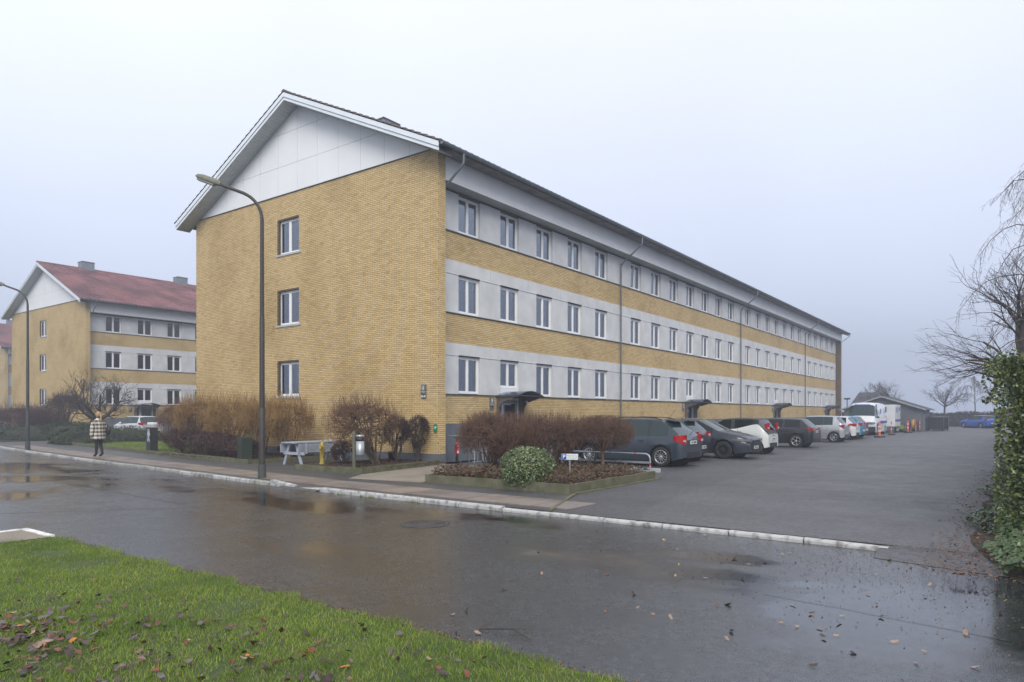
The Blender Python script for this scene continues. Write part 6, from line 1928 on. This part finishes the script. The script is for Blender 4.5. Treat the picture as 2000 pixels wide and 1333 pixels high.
# ivy carpet
n = 24000
gx = rng.random(n)
xs_ = -7.9+gx**1.5*17; edge = -14.70+.18*np.sin(xs_*1.3)+.25*np.array([mnoise.noise(Vector((a*.8, 0, 0))) for a in xs_]) - np.clip((-6.6-xs_)*.35, 0, 1)
ys_ = edge - rng.random(n)**.8*1.9
dist = edge-ys_
zs_ = .02+np.clip(dist*.45, 0, .45)*(.6+.5*np.array([mnoise.noise(Vector((a*1.5, b*1.5, 0))) for a, b in zip(xs_, ys_)]))+rng.uniform(0, .10, n)
ok = ys_ > -17.4
Pg = np.column_stack([xs_, ys_, zs_])[ok]
o = link('ivy', leaves_mesh('ivy', Pg, rng.normal(size=Pg.shape)*.45+np.array([-.35, .35, 1]), .032, lf_gc, aspect=1.3)); setp(o, kind='stuff')
def gz_(x): return .012 if x > -6.8 else (.012+(KZ-.004)*min(1, (-6.8-x)/.85) if x > -7.65 else KZ+.010)
ed_ = [(-8.75, -15.8), (-8.3, -15.3), (-7.65, -15.05), (-6.8, -14.8)]+[(-6.0+k_*.6, -14.66+.10*math.sin(k_*1.9)+.06*math.sin(k_*4.3)) for k_ in range(40)]+[(45, -14.6)]
vs_ = []
for (a, b) in ed_: vs_ += [(a, b, gz_(a)), (a, -19.5, gz_(a))]
MB().add(vs_, [(2*i_, 2*i_+1, 2*i_+3, 2*i_+2) for i_ in range(len(ed_)-1)]).build('hedge_bed', M['soil'], kind='structure')

# ------- turf: blades
def blades(name, n, sampler, hmin, hmax, w, m):
    P = sampler(n); n = len(P)
    hN = np.array([mnoise.noise(Vector((a*2.2, b*2.2, 0))) for a, b in P[:, :2]])
    a = rng.uniform(0, 2*math.pi, n); h = rng.uniform(hmin, hmax, n)*(1+.6*hN)
    lean = rng.uniform(.2, 1.1, n)*h; la = rng.uniform(0, 2*math.pi, n)
    B = np.column_stack([np.cos(a), np.sin(a), np.zeros(n)])*w; Ld = np.column_stack([np.cos(la), np.sin(la), np.zeros(n)])*lean[:, None]
    Z = np.array([[0, 0, 1.]])
    mid = P+Ld*.35+Z*(h*.6)[:, None]; tip = P+Ld+Z*(h*.95)[:, None]
    V = np.stack([P-B, P+B, mid-B*.75, mid+B*.75, tip], 1).reshape(-1, 3)
    i = np.arange(n)[:, None]*5
    F = np.concatenate([i+np.array([[0, 1, 3]]), i+np.array([[0, 3, 2]]), i+np.array([[2, 3, 4]])], 0)
    o = link(name, np_mesh(name, V, F, m)); setp(o, kind='stuff'); return o
gr = island_mat('grass_blade', [(.10, .19, .012), (.19, .31, .022), (.30, .42, .04), (.13, .23, .016), (.38, .46, .07), (.24, .35, .03), (.46, .40, .18), (.07, .14, .012)], .5, translucent=.4,
                stain=[((.55, .66, .55), 1.1, .45, .62, .9, (1, 1, 1)), ((.75, .55, .45), 3.5, .58, .72, .9, (1, 1, 1))])
def verge_s(n):
    # denser near the viewer
    D = 3.9+rng.random(n)**.75*9.5; t = rng.uniform(-.78, .30, n)
    x = CAM.x+D*(.806+.592*t); y = CAM.y+D*(.592-.806*t)
    e_ = -12.66+.05*np.sin(y*5)+.05*np.sin(y*13+1)
    bare = np.array([mnoise.noise(Vector((a*1.1, b*1.1, 4))) for a, b in zip(x, y)])
    k = (x < e_+.03) & (y < -4.42+.06*np.sin(x*6)) & (rng.random(n) > np.clip((bare-.42)*4, 0, .9))
    return np.column_stack([x[k], y[k], np.full(k.sum(), -.045)])
blades('grass', 300000, verge_s, .018, .042, .0022, gr)
def lawn_s(n):
    x = rng.uniform(-2.6, 9, n); y = rng.uniform(12, 30, n)
    k = (x > -2.5+(y-14.2)*.135)
    return np.column_stack([x[k], y[k], np.full(k.sum(), .06)])
blades('lawn_grass', 45000, lawn_s, .03, .07, .006, gr)
# loose tufts along the street edges
def tuft_s(n):
    y = rng.uniform(-8, 1, n); kk = np.array([kx(b) for b in y]); c = np.array([mnoise.noise(Vector((b*1.5, 7, 0))) for b in y]) > .18
    return np.column_stack([kk[c]-.02-rng.random(c.sum())*.05, y[c], np.full(c.sum(), KZ)])
blades('weeds', 1500, tuft_s, .02, .05, .003, gr)

# ------- fallen leaves
lfm = {'grey-brown': mat('leaf_grey', (.10, .078, .075), .35, var=.35, vscale=30), 'dark brown': mat('leaf_dark', (.045, .025, .02), .3, var=.4, vscale=30), 'orange': mat('leaf_orange', (.40, .13, .02), .4, var=.3, vscale=30),
       'tan': mat('leaf_tan', (.26, .18, .12), .4, var=.3, vscale=30), 'red-brown': mat('leaf_red', (.16, .04, .02), .35, var=.3, vscale=30), 'yellow': mat('leaf_yellow', (.42, .28, .04), .4, var=.3, vscale=30)}
def leaf_shape(size, curl, lobes):
    vs = [(0, 0, 0)]; n = 14; fs = []
    for k in range(n):
        a = 2*math.pi*k/n
        r_ = size*(.55+.45*abs(math.cos(a))**.8)*(1+.16*(1 if k % 2 else -1)*lobes)
        x, y = r_*math.cos(a), r_*.72*math.sin(a)
        vs.append((x, y, curl*(x*x*1.0+y*y*1.6)/size + random.uniform(-.05, .05)*size))
    fs = [(0, k+1, (k+1) % n+1) for k in range(n)]
    return vs, fs
leaf_lib = {}
for c_, m_ in lfm.items():
    leaf_lib[c_] = []
    for k in range(3):
        v_, f_ = leaf_shape(1.0, random.uniform(-.25, .55), random.choice([0, 1, .5])); mb = MB(); mb.add(v_, f_, 0, True)
        mb.tube([(.9, 0, .02), (1.5, .06, .10)], .02, 3)
        leaf_lib[c_].append(mb.mesh('fallen_leaf', m_))
def drop(x, y, z, size, c_, where, group):
    o = link('fallen_leaf', random.choice(leaf_lib[c_]), None, (x, y, z))
    o.rotation_euler = (random.gauss(0, .35), random.gauss(0, .35), random.uniform(0, 6.28)); s = size*random.uniform(.7, 1.25); o.scale = (s, s, s)
    setp(o, label='%s fallen leaf lying %s' % (c_, where), cat='leaf', group=group)
cnt = 0
n_grass = 0
clusters = [(-14.55, -9.3, .22, .45, 44), (-14.42, -8.75, .25, .35, 16), (-14.95, -10.0, .5, .5, 22), (-14.3, -10.3, .8, .7, 40), (-13.8, -11.1, .6, .6, 34), (-13.15, -12.2, .4, .6, 24), (-13.9, -8.2, .8, 1.4, 14)]
for (cx, cy_, sx_, sy_, k) in clusters:
    for _ in range(k):
        x = random.gauss(cx, sx_*.6); y = random.gauss(cy_, sy_*.6)
        if x > -12.75 or n_grass >= 185: continue
        n_grass += 1
        c_ = random.choices(['grey-brown', 'dark brown', 'orange', 'tan', 'red-brown'], [5, 6, 1.4, 1.2, 3])[0]
        drop(x, y, random.uniform(-.018, .004), random.uniform(.022, .046), c_, 'on the grass verge', '%s leaves on the grass' % c_)
n_road = 0
for _ in range(400):
    if n_road >= 112: break
    y = random.uniform(-17.0, -9.5); x = random.uniform(-12.5, -7.2)
    pr = min(1, max(.06, (-y-9.8)/4.5))
    if random.random() > pr: continue
    n_road += 1
    c_ = random.choices(['tan', 'orange', 'dark brown', 'yellow', 'red-brown'], [6, 1.5, 1.6, 1, 1])[0]
    drop(x, y, KZ+.010, random.uniform(.020, .034), c_, 'on the wet street', '%s leaves on the wet street' % c_)
n = 520
xg = rng.normal(-14.3, .75, n); yg = rng.normal(-10.1, 1.5, n); kk_ = (xg < -12.8)
xg[:170] = rng.normal(-14.55, .25, 170); yg[:170] = rng.normal(-9.2, .45, 170)
kk_ = (xg < -12.8)
o = link('leaf_litter', leaves_mesh('leaf_litter', np.column_stack([xg, yg, rng.uniform(-.03, -.005, n)])[kk_], rng.normal(size=(kk_.sum(), 3))*.45+np.array([0, 0, 1]), .026, island_mat('verge_litter', [(.05, .028, .022), (.09, .065, .06), (.035, .02, .018), (.16, .06, .03), (.12, .09, .08)], .4), aspect=1.3)); setp(o, kind='stuff')
n = 5200
yb = rng.normal(-14.6, 1.5, n); xb = -7.2-np.abs(rng.normal(0, 1.6, n))
k_ = rng.random(n) < .5
xb = np.where(k_, -7.05+rng.normal(0, .22, n), xb); yb = np.where(k_, -14.9+rng.normal(0, .8, n), yb)
zb_ = np.where(xb > -6.96, .016, KZ+.006); ok = (xb > -12.5)
debris = island_mat('debris', [(.05, .025, .015), (.10, .05, .025), (.03, .018, .012), (.20, .12, .06), (.25, .09, .02)], .6)
o = link('leaf_litter', leaves_mesh('leaf_litter', np.column_stack([xb, yb, zb_])[ok], rng.normal(size=(ok.sum(), 3))*.25+np.array([0, 0, 1]), .009, debris)); setp(o, kind='stuff')
n = 1700
xe = -8.3+rng.random(n)**1.6*16; ye_ = -14.42-rng.random(n)*.45+rng.normal(0, .17, n)
o = link('leaf_litter', leaves_mesh('leaf_litter', np.column_stack([xe, ye_, np.full(n, .03)]), rng.normal(size=(n, 3))*.3+np.array([0, 0, 1]), .020, island_mat('hedge_litter', [(.10, .05, .03), (.07, .035, .02), (.16, .08, .04), (.05, .03, .02)], .6))); setp(o, kind='stuff')
n = 1600
xe = -12.66+np.abs(rng.normal(0, .05, n)); ye_ = rng.uniform(-13.8, -4.4, n)
o = link('leaf_litter', leaves_mesh('leaf_litter', np.column_stack([xe, ye_, np.full(n, KZ+.006)]), rng.normal(size=(n, 3))*.3+np.array([0, 0, 1]), .010, debris)); setp(o, kind='stuff')
tw = Twigs()
tw.path([(-12.35, -11.70, KZ+.01), (-12.25, -11.95, KZ+.03), (-12.33, -12.2, KZ+.01)], .006, .003); tw.path([(-12.25, -11.95, KZ+.03), (-12.1, -12.05, KZ+.012)], .004, .002)
link('fallen_twig', tw.mesh('fallen_twig', M['bark_dark'], 4), None, label='thin dark twig lying on the street near the grass edge', cat='twig')

# ================================================================== HAZE
hm_, nt, bs = new_mat('haze'); nt.nodes.remove(bs)
pv_ = nt.nodes.new('ShaderNodeVolumePrincipled'); pv_.inputs['Color'].default_value = (.50, .53, .61, 1); pv_.inputs['Density'].default_value = 0.0044
pv_.inputs['Anisotropy'].default_value = 0.45
nt.links.new(pv_.outputs[0], nt.nodes['Material Output'].inputs['Volume'])
MB().box(-96, -96, -1.2, 191, 151, 19).build('haze', hm_, kind='stuff')
